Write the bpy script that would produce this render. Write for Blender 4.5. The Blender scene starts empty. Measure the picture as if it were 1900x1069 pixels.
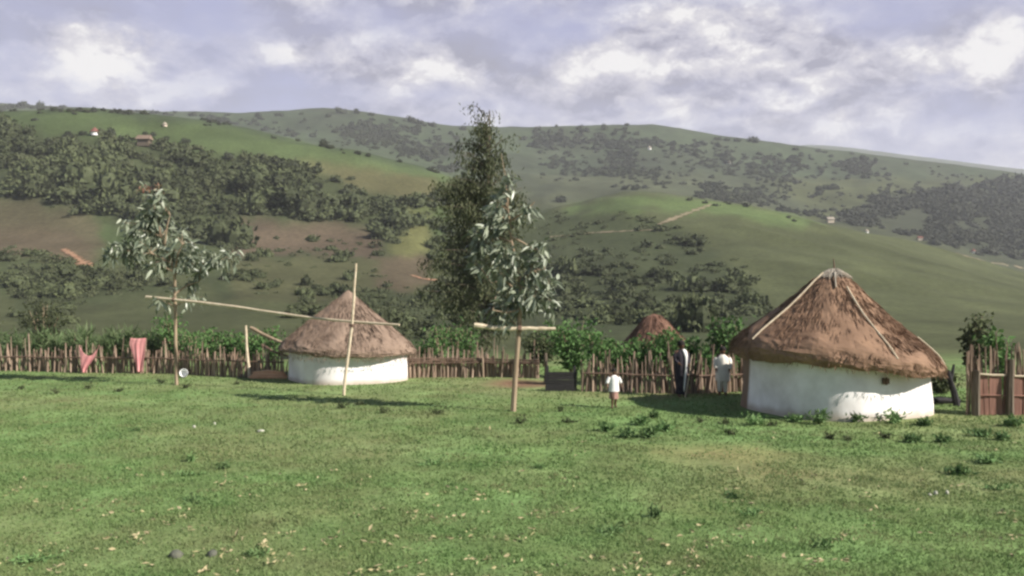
import bpy, math, random
import numpy as np
from mathutils import Vector, Matrix

R = random.Random(7)
RNG = np.random.default_rng(11)
C = bpy.context.scene.collection
F, CH, CY = 1645.0, 3.2, 534.5            # focal length in photo pixels, eye height, level line


def at(px, py, Y):
    return np.array(((px - 950) / F * Y, Y, CH - (py - CY) / F * Y))


def floor_at(px, py):                      # point of the flat pasture
    Y = F * CH / (py - CY)
    return np.array(((px - 950) / F * Y, Y, 0.0))


# ------------------------------------------------------------------ noise
def vnoise(x, y, seed=0):
    xi = np.floor(x).astype(np.int64); yi = np.floor(y).astype(np.int64)
    xf = x - xi; yf = y - yi
    u = xf * xf * (3 - 2 * xf); v = yf * yf * (3 - 2 * yf)

    def h(a, b):
        n = (a * 374761393 + b * 668265263 + seed * 974711) & 0xFFFFFFFF
        n = ((n ^ (n >> 13)) * 1274126177) & 0xFFFFFFFF
        return ((n ^ (n >> 16)) & 0xFFFF) / 65535.0
    return (h(xi, yi) * (1 - u) + h(xi + 1, yi) * u) * (1 - v) + (h(xi, yi + 1) * (1 - u) + h(xi + 1, yi + 1) * u) * v


def fbm(x, y, seed=0, o=4):
    s = 0; a = .5; t = 0
    for k in range(o):
        s = s + a * vnoise(x * 2 ** k, y * 2 ** k, seed + k); t += a; a *= .5
    return s / t


# ------------------------------------------------------------------ mesh accumulator
class MB:
    def __init__(self):
        self.V = []; self.T = []; self.Q3 = []; self.Q4 = []; self.n = 0; self.M3 = []; self.M4 = []

    def add(self, V, faces, tint=.5, mi=0):
        V = np.asarray(V, float).reshape(-1, 3); k = len(V)
        self.V.append(V)
        self.T.append(np.broadcast_to(np.asarray(tint, float), (k,)).copy() if np.ndim(tint) == 0 else np.asarray(tint, float))
        for f in faces:
            f = np.asarray(f, int)
            if f.size == 0: continue
            if f.shape[1] == 3: self.Q3.append(f + self.n); self.M3.append(np.full(len(f), mi))
            else: self.Q4.append(f + self.n); self.M4.append(np.full(len(f), mi))
        self.n += k
        return self

    def mesh(self, name, mats, smooth=False, col=None):
        me = bpy.data.meshes.new(name)
        V = np.concatenate(self.V)
        q3 = np.concatenate(self.Q3) if self.Q3 else np.zeros((0, 3), int)
        q4 = np.concatenate(self.Q4) if self.Q4 else np.zeros((0, 4), int)
        me.vertices.add(len(V)); me.vertices.foreach_set('co', V.ravel())
        idx = np.concatenate([q3.ravel(), q4.ravel()])
        me.loops.add(len(idx)); me.loops.foreach_set('vertex_index', idx)
        n3, n4 = len(q3), len(q4)
        st = np.concatenate([np.arange(n3) * 3, n3 * 3 + np.arange(n4) * 4])
        me.polygons.add(n3 + n4); me.polygons.foreach_set('loop_start', st)
        mi = np.concatenate(self.M3 + self.M4) if (n3 + n4) else np.zeros(0, int)
        me.polygons.foreach_set('material_index', mi.astype(np.int32))
        me.polygons.foreach_set('use_smooth', np.full(n3 + n4, smooth))
        a = me.attributes.new('tint', 'FLOAT', 'POINT'); a.data.foreach_set('value', np.concatenate(self.T).astype(np.float32))
        if col is not None:
            c = me.color_attributes.new('Col', 'FLOAT_COLOR', 'POINT')
            c.data.foreach_set('color', np.concatenate([col, np.ones((len(col), 1))], 1).astype(np.float32).ravel())
        for m in (mats if isinstance(mats, (list, tuple)) else [mats]): me.materials.append(m)
        me.update(calc_edges=True); me.validate()
        return me

    def obj(self, name, mats, parent=None, smooth=False, col=None):
        return link(name, self.mesh(name, mats, smooth, col), parent)


def link(name, data, parent=None):
    o = bpy.data.objects.new(name, data); C.objects.link(o)
    if parent is not None: o.parent = parent
    return o


def tag(o, label=None, cat=None, group=None, kind=None):
    if label: o['label'] = label
    if cat: o['category'] = cat
    if group: o['group'] = group
    if kind: o['kind'] = kind
    return o


def thing(name, loc, label, cat, group=None, rz=0):
    o = link(name, None); o.location = Vector(loc); o.rotation_euler = (0, 0, rz)
    return tag(o, label, cat, group)


def copy_tree(o, parent=None):
    c = o.copy(); C.objects.link(c)
    if parent is not None: c.parent = parent
    for ch in list(o.children): copy_tree(ch, c)
    return c


def tube(mb, pts, rad, n=6, tint=.5, wob=0, mi=0):
    pts = [Vector(p) for p in pts]; k = len(pts)
    rad = [rad] * k if np.ndim(rad) == 0 else list(rad)
    V = []; up = Vector((0.13, 0.21, 1)).normalized()
    for i, p in enumerate(pts):
        t = (pts[min(i + 1, k - 1)] - pts[max(i - 1, 0)]).normalized()
        if abs(t.dot(up)) > .95: a = t.cross(Vector((1, .1, 0))).normalized()
        else: a = t.cross(up).normalized()
        if i and a.dot(pa) < 0: a = -a
        pa = a
        b = t.cross(a)
        for j in range(n):
            th = 2 * math.pi * j / n
            r = rad[i] * (1 + (R.uniform(-wob, wob) if wob else 0))
            V.append(p + a * (r * math.cos(th)) + b * (r * math.sin(th)))
    V = np.array([tuple(v) for v in V])
    q = [[i * n + j, i * n + (j + 1) % n, (i + 1) * n + (j + 1) % n, (i + 1) * n + j] for i in range(k - 1) for j in range(n)]
    c0 = len(V); V = np.vstack([V, [tuple(pts[0])], [tuple(pts[-1])]])
    t3 = [[c0, (j + 1) % n, j] for j in range(n)] + [[c0 + 1, (k - 1) * n + j, (k - 1) * n + (j + 1) % n] for j in range(n)]
    mb.add(V, [q, t3], tint, mi)


def box(mb, c, s, rot=None, tint=.5, mi=0, jit=0):
    V = np.array([[x, y, z] for x in (-.5, .5) for y in (-.5, .5) for z in (-.5, .5)]) * np.array(s)
    if jit: V = V + np.array([[R.uniform(-jit, jit) for _ in range(3)] for _ in range(8)])
    if rot is not None: V = V @ np.array(rot.to_3x3()).T
    V = V + np.array(c)
    mb.add(V, [[[0, 1, 3, 2], [4, 6, 7, 5], [0, 4, 5, 1], [2, 3, 7, 6], [0, 2, 6, 4], [1, 5, 7, 3]]], tint, mi)


def unit(n, rng=RNG):
    v = rng.normal(size=(n, 3)); return v / np.linalg.norm(v, axis=1, keepdims=True)


def leaves(mb, P, D, L, W, tint, fold=.25, mi=0, rng=RNG):
    """one folded diamond per leaf: P base, D direction, L length, W width"""
    n = len(P); L = np.broadcast_to(L, (n,))[:, None]; W = np.broadcast_to(W, (n,))[:, None]
    D = D / np.linalg.norm(D, axis=1, keepdims=True)
    S = np.cross(D, unit(n, rng)); S /= np.linalg.norm(S, axis=1, keepdims=True) + 1e-9
    N = np.cross(S, D)
    a = P; b = P + D * L * .45 + S * W * .5 + N * W * fold; c = P + D * L - N * L * .08; d = P + D * L * .45 - S * W * .5 + N * W * fold
    V = np.stack([a, b, c, d], 1).reshape(-1, 3); i = np.arange(n)[:, None] * 4
    mb.add(V, [np.concatenate([i + [0, 1, 2], i + [0, 2, 3]])], np.repeat(np.broadcast_to(tint, (n,)), 4), mi)


def curved(mb, P, D, L, W, tint, rng=RNG):
    """a long leaf bending down towards its tip, folded along the midrib"""
    n = len(P); L = np.broadcast_to(L, (n,))[:, None]; W = np.broadcast_to(W, (n,))[:, None]
    D = D / np.linalg.norm(D, axis=1, keepdims=True); S = np.cross(D, unit(n, rng)); S /= np.linalg.norm(S, axis=1, keepdims=True) + 1e-9; N = np.cross(S, D)
    dr = rng.uniform(.1, .45, (n, 1)); ax = lambda f: P + D * L * f - np.array((0, 0, 1.)) * L * dr * f * f
    rows = [ax(0)] + [q for f, w in ((.28, .46), (.62, .42), (.86, .2)) for q in (ax(f) + S * W * w + N * W * .12, ax(f), ax(f) - S * W * w + N * W * .12)] + [ax(1.)]
    V = np.stack(rows, 1).reshape(-1, 3); i = np.arange(n)[:, None] * 11
    t3 = np.concatenate([i + c for c in ([0, 1, 2], [0, 2, 3], [10, 8, 7], [10, 9, 8])]); q4 = np.concatenate([i + c for c in ([1, 4, 5, 2], [2, 5, 6, 3], [4, 7, 8, 5], [5, 8, 9, 6])])
    mb.add(V, [t3, q4], np.repeat(np.broadcast_to(tint, (n,)), 11))


# ------------------------------------------------------------------ materials
def mat(name, a, b=None, scale=3.0, rough=.85, bump=.0, detail=5, attr=None, objvar=.0, stretch=None, c=None, trans=0, tintmix=None, spec=.25):
    m = bpy.data.materials.new(name); m.use_nodes = True
    nt = m.node_tree; N = nt.nodes; Lk = nt.links; bs = N['Principled BSDF']
    bs.inputs['Roughness'].default_value = rough
    bs.inputs['Specular IOR Level'].default_value = spec
    tc = N.new('ShaderNodeTexCoord'); src = tc.outputs['Object']
    if stretch:
        mp = N.new('ShaderNodeMapping'); mp.inputs['Scale'].default_value = stretch
        Lk.new(src, mp.inputs['Vector']); src = mp.outputs[0]
    nz = N.new('ShaderNodeTexNoise'); nz.inputs['Scale'].default_value = scale; nz.inputs['Detail'].default_value = detail
    nz.inputs['Roughness'].default_value = .6
    Lk.new(src, nz.inputs['Vector'])
    b = b or a
    rp = N.new('ShaderNodeValToRGB'); e = rp.color_ramp.elements
    e[0].position = .34; e[0].color = (*a, 1); e[1].position = .66; e[1].color = (*b, 1)
    if c: k = e.new(.5); k.color = (*c, 1)
    Lk.new(nz.outputs['Fac'], rp.inputs[0]); col = rp.outputs[0]
    if tintmix:                                  # a per-leaf / per-straw tone
        at_ = N.new('ShaderNodeAttribute'); at_.attribute_name = 'tint'
        mx = N.new('ShaderNodeMix'); mx.data_type = 'RGBA'; mx.inputs['B'].default_value = (*tintmix, 1)
        Lk.new(at_.outputs['Fac'], mx.inputs['Factor']); Lk.new(col, mx.inputs['A']); col = mx.outputs['Result']
    if objvar:
        oi = N.new('ShaderNodeObjectInfo'); mr = N.new('ShaderNodeMapRange')
        mr.inputs['To Min'].default_value = 1 - objvar; mr.inputs['To Max'].default_value = 1 + objvar
        Lk.new(oi.outputs['Random'], mr.inputs['Value'])
        hs = N.new('ShaderNodeHueSaturation'); Lk.new(mr.outputs[0], hs.inputs['Value']); Lk.new(col, hs.inputs['Color']); col = hs.outputs[0]
    Lk.new(col, bs.inputs['Base Color'])
    if bump:
        bp = N.new('ShaderNodeBump'); bp.inputs['Strength'].default_value = bump; bp.inputs['Distance'].default_value = .05
        Lk.new(nz.outputs['Fac'], bp.inputs['Height']); Lk.new(bp.outputs[0], bs.inputs['Normal'])
    if trans:
        tr = N.new('ShaderNodeBsdfTranslucent'); ms = N.new('ShaderNodeMixShader'); ms.inputs[0].default_value = trans
        Lk.new(col, tr.inputs[0]); Lk.new(bs.outputs[0], ms.inputs[1]); Lk.new(tr.outputs[0], ms.inputs[2])
        Lk.new(ms.outputs[0], N['Material Output'].inputs[0])
    return m


M = {}
M['bush'] = mat('bush_leaves', (.042, .052, .025), (.062, .072, .034), .8, tintmix=(.092, .108, .048), objvar=.38, trans=.1)
M['scrub'] = mat('scrub_leaves', (.042, .052, .025), (.068, .076, .036), .02, tintmix=(.085, .096, .048), trans=.1)
M['hilltree'] = mat('hill_tree_leaves', (.034, .040, .025), (.048, .055, .032), .5, tintmix=(.065, .072, .042), objvar=.2, trans=.1)
M['wood'] = mat('woodland_leaves', (.030, .034, .025), (.044, .048, .032), .02, tintmix=(.056, .060, .040), trans=.1)
M['shrub'] = mat('shrub_leaves', (.055, .125, .035), (.085, .175, .045), 1.5, tintmix=(.12, .20, .07), objvar=.22, trans=.2)
M['maize'] = mat('tall_leaf', (.075, .13, .05), (.10, .16, .06), 1.5, tintmix=(.16, .20, .10), objvar=.2, trans=.2)
M['youngleaf'] = mat('grey_green_leaf', (.085, .11, .07), (.14, .165, .105), 2, rough=.4, tintmix=(.36, .39, .29), trans=.12, spec=.6)  # pale per-leaf tint doubles as painted gloss highlights
M['redleaf'] = mat('red_new_leaf', (.22, .07, .05), (.28, .12, .08), 3, rough=.5, tintmix=(.2, .16, .1), trans=.2)
M['darkleaf'] = mat('drooping_leaf', (.040, .052, .024), (.064, .076, .034), .7, rough=.6, tintmix=(.105, .112, .055), trans=.15)
M['weed'] = mat('weed_leaf', (.085, .165, .055), (.12, .205, .072), 4, tintmix=(.17, .24, .10), objvar=.3, trans=.15)
M['bark'] = mat('young_bark', (.23, .165, .11), (.34, .26, .18), 9, stretch=(1, 1, .15), bump=.3)
M['darkbark'] = mat('dark_bark', (.09, .07, .05), (.15, .12, .09), 6, stretch=(1, 1, .2), bump=.4)
M['pole'] = mat('pale_pole', (.46, .37, .26), (.62, .53, .39), 7, bump=.2)
M['stake'] = mat('grey_stake', (.215, .150, .112), (.36, .275, .205), 8, stretch=(1, 1, .2), bump=.3, objvar=.38)
M['redstake'] = mat('red_brown_board', (.17, .085, .065), (.29, .155, .115), 7, stretch=(1, 1, .15), bump=.3, objvar=.2)
M['rail'] = mat('dark_rail', (.10, .065, .05), (.19, .125, .09), 5, bump=.3)
M['brush'] = mat('brushwood', (.14, .085, .065), (.22, .145, .105), 3, tintmix=(.30, .21, .15))
M['black'] = mat('black_wood_and_shade', (.018, .017, .018), (.03, .028, .028), 4, rough=.8, bump=.2)  # near black; also stands in for shade in the fence gap
M['thatch'] = mat('brown_thatch', (.180, .108, .068), (.31, .19, .118), 1.4, stretch=(1, 1, .8), bump=.5, c=(.225, .138, .088), tintmix=(.175, .105, .068), detail=8)
M['thatchdark'] = mat('old_brown_thatch', (.12, .062, .042), (.20, .11, .075), 1.4, bump=.5, tintmix=(.11, .06, .04), detail=8)
M['thatchgrey'] = mat('weathered_thatch', (.175, .122, .090), (.26, .188, .140), 1.6, bump=.5, c=(.215, .153, .113), tintmix=(.155, .11, .082), detail=8)
M['cap'] = mat('pale_thatch_cap', (.22, .17, .12), (.42, .38, .32), 5, bump=.4, tintmix=(.30, .26, .21))
M['soil'] = mat('orange_soil', (.24, .125, .07), (.34, .21, .13), .6)
M['track'] = mat('dusty_track', (.17, .14, .085), (.24, .195, .125), .3)
M['stone'] = mat('pale_stone', (.30, .30, .24), (.42, .41, .34), 9, bump=.3)
M['dung'] = mat('dark_stone', (.075, .08, .065), (.12, .12, .09), 9, bump=.4)
M['litter'] = mat('dry_leaf', (.27, .26, .12), (.36, .31, .17), 3, tintmix=(.40, .33, .20))
M['pink'] = mat('pink_cloth', (.66, .26, .27), (.76, .36, .35), 3, rough=.9, trans=.15)
M['white'] = mat('white_cloth', (.70, .68, .66), (.80, .78, .76), 5, rough=.9)
M['cream'] = mat('cream_cloth', (.72, .66, .57), (.8, .76, .68), 5, rough=.9)
M['darkcloth'] = mat('dark_cloth', (.022, .019, .026), (.04, .033, .042), 5, rough=.9)
M['browncloth'] = mat('rust_cloth', (.25, .135, .11), (.36, .22, .18), 6, rough=.9)
M['skin'] = mat('brown_skin', (.10, .052, .032), (.125, .067, .042), 9, rough=.5)
M['hair'] = mat('black_hair', (.014, .011, .010), (.025, .02, .018), 30, rough=.9)
M['eye'] = mat('eye_dark', (.02, .018, .018), rough=.2)
M['plastic'] = mat('white_plastic', (.72, .72, .72), (.8, .8, .8), 3, rough=.4)
M['redroof'] = mat('red_iron_roof', (.15, .065, .05), (.20, .09, .07), 2)
M['reed'] = mat('orange_reed', (.55, .25, .13), (.70, .38, .22), 5, bump=.3, tintmix=(.72, .45, .28))
M['mudwall'] = mat('far_mud_wall', (.5, .42, .33), (.6, .5, .4), 2)
M['farwhite'] = mat('far_white_wall', (.8, .79, .77), (.84, .83, .8), 2)


def wall_material():                                   # whitewash over mud; the lime stops short of the back
    m = mat('whitewash', (.60, .565, .54), (.84, .81, .80), 1.1, bump=.25, detail=8)
    nt = m.node_tree; N = nt.nodes; Lk = nt.links; bs = N['Principled BSDF']
    rp = bs.inputs['Base Color'].links[0].from_socket
    tc = N.new('ShaderNodeTexCoord'); sp = N.new('ShaderNodeSeparateXYZ'); Lk.new(tc.outputs['Object'], sp.inputs[0])
    nz = N.new('ShaderNodeTexNoise'); nz.inputs['Scale'].default_value = 2.2; nz.inputs['Detail'].default_value = 6; Lk.new(tc.outputs['Object'], nz.inputs[0])
    ad = N.new('ShaderNodeMath'); ad.operation = 'MULTIPLY_ADD'; Lk.new(nz.outputs['Fac'], ad.inputs[0]); ad.inputs[1].default_value = .16; Lk.new(sp.outputs['Z'], ad.inputs[2])
    mr = N.new('ShaderNodeMapRange'); mr.interpolation_type = 'SMOOTHSTEP'
    mr.inputs['From Min'].default_value = .10; mr.inputs['From Max'].default_value = .33; mr.inputs['To Min'].default_value = .7; mr.inputs['To Max'].default_value = 0
    Lk.new(ad.outputs[0], mr.inputs[0])               # splashed earth along the foot
    mx = N.new('ShaderNodeMix'); mx.data_type = 'RGBA'; mx.inputs['B'].default_value = (.36, .28, .2, 1)
    Lk.new(mr.outputs[0], mx.inputs['Factor']); Lk.new(rp, mx.inputs['A'])
    at_ = N.new('ShaderNodeAttribute'); at_.attribute_name = 'tint'
    m2 = N.new('ShaderNodeMix'); m2.data_type = 'RGBA'; m2.inputs['B'].default_value = (.22, .15, .11, 1)
    Lk.new(at_.outputs['Fac'], m2.inputs['Factor']); Lk.new(mx.outputs['Result'], m2.inputs['A']); Lk.new(m2.outputs['Result'], bs.inputs['Base Color'])
    return m


M['wall'] = wall_material()

# ------------------------------------------------------------------ terrain
ST = np.array([36, 48, 75, 130, 210, 340, 430, 600, 800, 1000, 1250, 1800, 2600, 3500, 6000.])
#      px    130  210  340  600  800  1000  2600 (photo rows where the land passes at those distances)
TAB = [(-900, 572, 445, 235, 275, 240, 215, 330),
       (-200, 572, 442, 216, 262, 226, 194, 330),
       (0, 572, 440, 211, 260, 225, 199, 330),
       (150, 570, 432, 208, 256, 224, 207, 330),
       (300, 568, 430, 222, 262, 236, 213, 330),
       (450, 560, 440, 243, 272, 242, 215, 330),
       (600, 565, 450, 277, 283, 246, 207, 330),
       (740, 570, 460, 308, 306, 262, 222, 330),
       (850, 580, 480, 337, 330, 280, 238, 330),
       (950, 585, 482, 402, 345, 290, 239, 330),
       (1060, 580, 475, 388, 350, 300, 238, 330),
       (1190, 575, 460, 363, 345, 292, 236, 330),
       (1350, 570, 462, 381, 362, 306, 258, 320),
       (1500, 570, 475, 408, 385, 322, 276, 272),
       (1700, 580, 505, 450, 402, 335, 300, 292),
       (1900, 595, 540, 500, 445, 356, 327, 316),
       (2300, 620, 600, 590, 520, 420, 380, 350),
       (2800, 640, 640, 640, 560, 460, 410, 390)]
yz = lambda y, Y: CH - (y - CY) / F * Y
cols_px = np.array([t[0] for t in TAB], float)
ZT = []
for px, y130, y210, y340, y600, y800, y1000, y2600 in TAB:
    zc, zs = yz(y340, 340), yz(y1000, 1000)
    ZT.append([0, -.7, -1.3, yz(y130, 130), yz(y210, 210), zc, min(zc - 5, yz(y600, 430) - 6), yz(y600, 600), yz(y800, 800), zs, zs - 22, zs - 70, yz(y2600, 2600), 150, -50])
ZT = np.array(ZT)


def pchip(x, y, xq):                                  # monotone cubic; y (..., n) over x (n,), one xq vector
    h = np.diff(x); d = np.diff(y, axis=-1) / h
    m = np.zeros_like(y)
    w1 = 2 * h[1:] + h[:-1]; w2 = h[1:] + 2 * h[:-1]
    same = d[..., 1:] * d[..., :-1] > 0
    with np.errstate(all='ignore'):
        hm = (w1 + w2) / (w1 / d[..., :-1] + w2 / d[..., 1:])
    m[..., 1:-1] = np.where(same, hm, 0)
    m[..., 0] = d[..., 0]; m[..., -1] = d[..., -1]
    i = np.clip(np.searchsorted(x, xq) - 1, 0, len(x) - 2)
    t = np.clip((xq - x[i]) / h[i], 0, 1)
    return i, t, h[i], m


PXF = np.arange(-900, 2801, 10.)                      # fine columns
i, t, hh, m = pchip(cols_px, ZT.T, PXF)
ZF = (ZT.T[:, i] * (1 + 2 * t) * (1 - t) ** 2 + m[:, i] * hh * t * (1 - t) ** 2 + ZT.T[:, i + 1] * t * t * (3 - 2 * t) + m[:, i + 1] * hh * t * t * (t - 1)).T
LS = np.log(ST)
DF = np.concatenate([np.exp(np.linspace(math.log(36), math.log(1300), 700)), np.exp(np.linspace(math.log(1310), math.log(6000), 60))])
i, t, hh, m = pchip(LS, ZF, np.log(DF))
GZ = ZF[:, i] * (1 + 2 * t) * (1 - t) ** 2 + m[:, i] * hh * t * (1 - t) ** 2 + ZF[:, i + 1] * t * t * (3 - 2 * t) + m[:, i + 1] * hh * t * t * (t - 1)
LDF = np.log(DF)


def ground_z(x, Y):
    x = np.atleast_1d(np.asarray(x, float)); Y = np.atleast_1d(np.asarray(Y, float))
    Yc = np.clip(Y, 36.0, 5999.)
    px = np.clip(950 + F * x / Yc, -899, 2799)
    fi = (px + 900) / 10; i0 = np.floor(fi).astype(int); fx = fi - i0
    ly = np.log(Yc); j0 = np.clip(np.searchsorted(LDF, ly) - 1, 0, len(LDF) - 2); fy = np.clip((ly - LDF[j0]) / (LDF[j0 + 1] - LDF[j0]), 0, 1)
    z = (GZ[i0, j0] * (1 - fx) + GZ[i0 + 1, j0] * fx) * (1 - fy) + (GZ[i0, j0 + 1] * (1 - fx) + GZ[i0 + 1, j0 + 1] * fx) * fy
    far = np.clip((Y - 60) / 120, 0, 1)
    n = (fbm(x / 28., Y / 28., 5, 4) - .5) * 3.2 + (fbm(x / 110., Y / 110., 9, 3) - .5) * 7
    n = n - np.abs(fbm(x / 46., Y / 70., 15, 3) - .5) * 13 * np.clip((Y - 110) / 120, 0, 1)          # shallow gullies running down the slopes
    n = n * far * np.clip((1150 - Y) / 300, .25, 1)
    near = (fbm(x / 3.2, Y / 3.2, 3, 3) - .5) * .09 * np.clip((40 - Y) / 4, 0, 1)
    return z + n * .6 + near


def hit(px, py):                                       # where a sight line meets the land behind the fence
    px = np.atleast_1d(np.asarray(px, float)); py = np.atleast_1d(np.asarray(py, float))
    D = DF[(DF > 40) & (DF < 1250)]
    X = (px[:, None] - 950) / F * D[None]
    Zg = ground_z(X.ravel(), np.broadcast_to(D, X.shape).ravel()).reshape(X.shape)
    Zr = CH - (py[:, None] - CY) / F * D[None]
    ok = Zg >= Zr; k = ok.argmax(1); good = ok.any(1)
    return np.stack([X[np.arange(len(px)), k], D[k], Zg[np.arange(len(px)), k]], 1), good


def inside(px, py, poly):
    poly = np.array(poly, float); c = np.zeros(len(px), bool); j = len(poly) - 1
    for i in range(len(poly)):
        xi, yi = poly[i]; xj, yj = poly[j]
        with np.errstate(all='ignore'):
            c ^= ((yi > py) != (yj > py)) & (px < (xj - xi) * (py - yi) / (yj - yi + 1e-12) + xi)
        j = i
    return c


def sample(poly, n, rng=RNG, ragged=True, glade=.0):
    p = np.array(poly, float); lo, hi = p.min(0), p.max(0); out = np.zeros((0, 2))
    while len(out) < n:
        q = rng.uniform(lo, hi, (n * 3, 2)); k = inside(q[:, 0], q[:, 1], poly)
        if glade: k &= rng.random(len(q)) < np.clip((fbm(q[:, 0] / 55, q[:, 1] / 20, 91, 4) - glade) * 9, .06, 1)
        out = np.vstack([out, q[k]])
    return out[:n] + (rng.normal(0, 1, (n, 2)) * np.array((16, 7)) * (rng.random((n, 1)) < .3) if ragged else 0)


# colour of the land: what grows or lies bare, hill tones darkened for cloud shadow
G_HILL, G_OLIVE, G_BROWN = (.066, .090, .036), (.064, .072, .033), (.088, .070, .044)
G_RED, G_SCRUB, G_FAR, G_WOOD, G_LIME = (.086, .066, .045), (.050, .060, .028), (.050, .065, .036), (.042, .048, .028), (.110, .112, .045)
LAND = [  # painted in order: polygon on the slope, colour
    ([(-900, 200), (2800, 200), (2800, 330), (-900, 330)], G_FAR),
    ([(-900, 215), (120, 206), (450, 240), (840, 330), (840, 470), (-900, 470)], G_HILL),
    ([(-900, 470), (900, 470), (900, 680), (-900, 680)], G_OLIVE),
    ([(480, 295), (620, 300), (820, 335), (840, 380), (760, 372), (600, 345), (500, 325)], (.092, .088, .042)),
    ([(-900, 290), (130, 250), (330, 275), (560, 305), (740, 378), (820, 440), (740, 560), (430, 560), (180, 400), (60, 372), (-900, 372)], G_SCRUB),
    ([(-400, 372), (60, 372), (170, 395), (190, 440), (180, 500), (100, 478), (-400, 470)], (.088, .078, .045)),
    ([(-400, 420), (100, 420), (165, 450), (175, 500), (100, 480), (-400, 470)], G_BROWN),
    ([(-400, 462), (110, 480), (240, 505), (330, 540), (130, 570), (120, 620), (40, 620), (30, 545), (-400, 540)], G_SCRUB),
    ([(430, 405), (660, 420), (720, 450), (700, 480), (560, 470), (430, 480)], G_RED),
    ([(430, 480), (700, 480), (720, 560), (430, 560)], (.072, .074, .036)),
    ([(720, 372), (800, 405), (800, 470), (780, 480), (720, 480), (750, 420)], G_LIME),
    ([(700, 478), (800, 472), (805, 530), (700, 545)], G_BROWN),
    ([(640, 545), (900, 530), (900, 640), (640, 640)], G_SCRUB),
    ([(990, 390), (1230, 400), (1330, 470), (1420, 560), (1400, 640), (900, 640), (940, 430)], G_SCRUB),
    ([(860, 605), (960, 600), (960, 650), (860, 650)], G_OLIVE),
    ([(1050, 385), (1180, 362), (1350, 378), (1450, 394), (2300, 590), (2300, 680), (1430, 680), (1420, 560), (1330, 470), (1220, 410), (1070, 398)], G_OLIVE),
    ([(1050, 385), (1180, 362), (1350, 378), (1450, 394), (1530, 413), (1500, 425), (1340, 398), (1200, 388), (1060, 398)], (.082, .112, .042)),
    ([(950, 325), (1340, 320), (1520, 395), (1320, 372), (1180, 355), (1020, 385)], (.068, .076, .042)),
    ([(1520, 405), (1640, 360), (2300, 330), (2300, 560), (1900, 495), (1700, 440)], G_WOOD),
]


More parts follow.
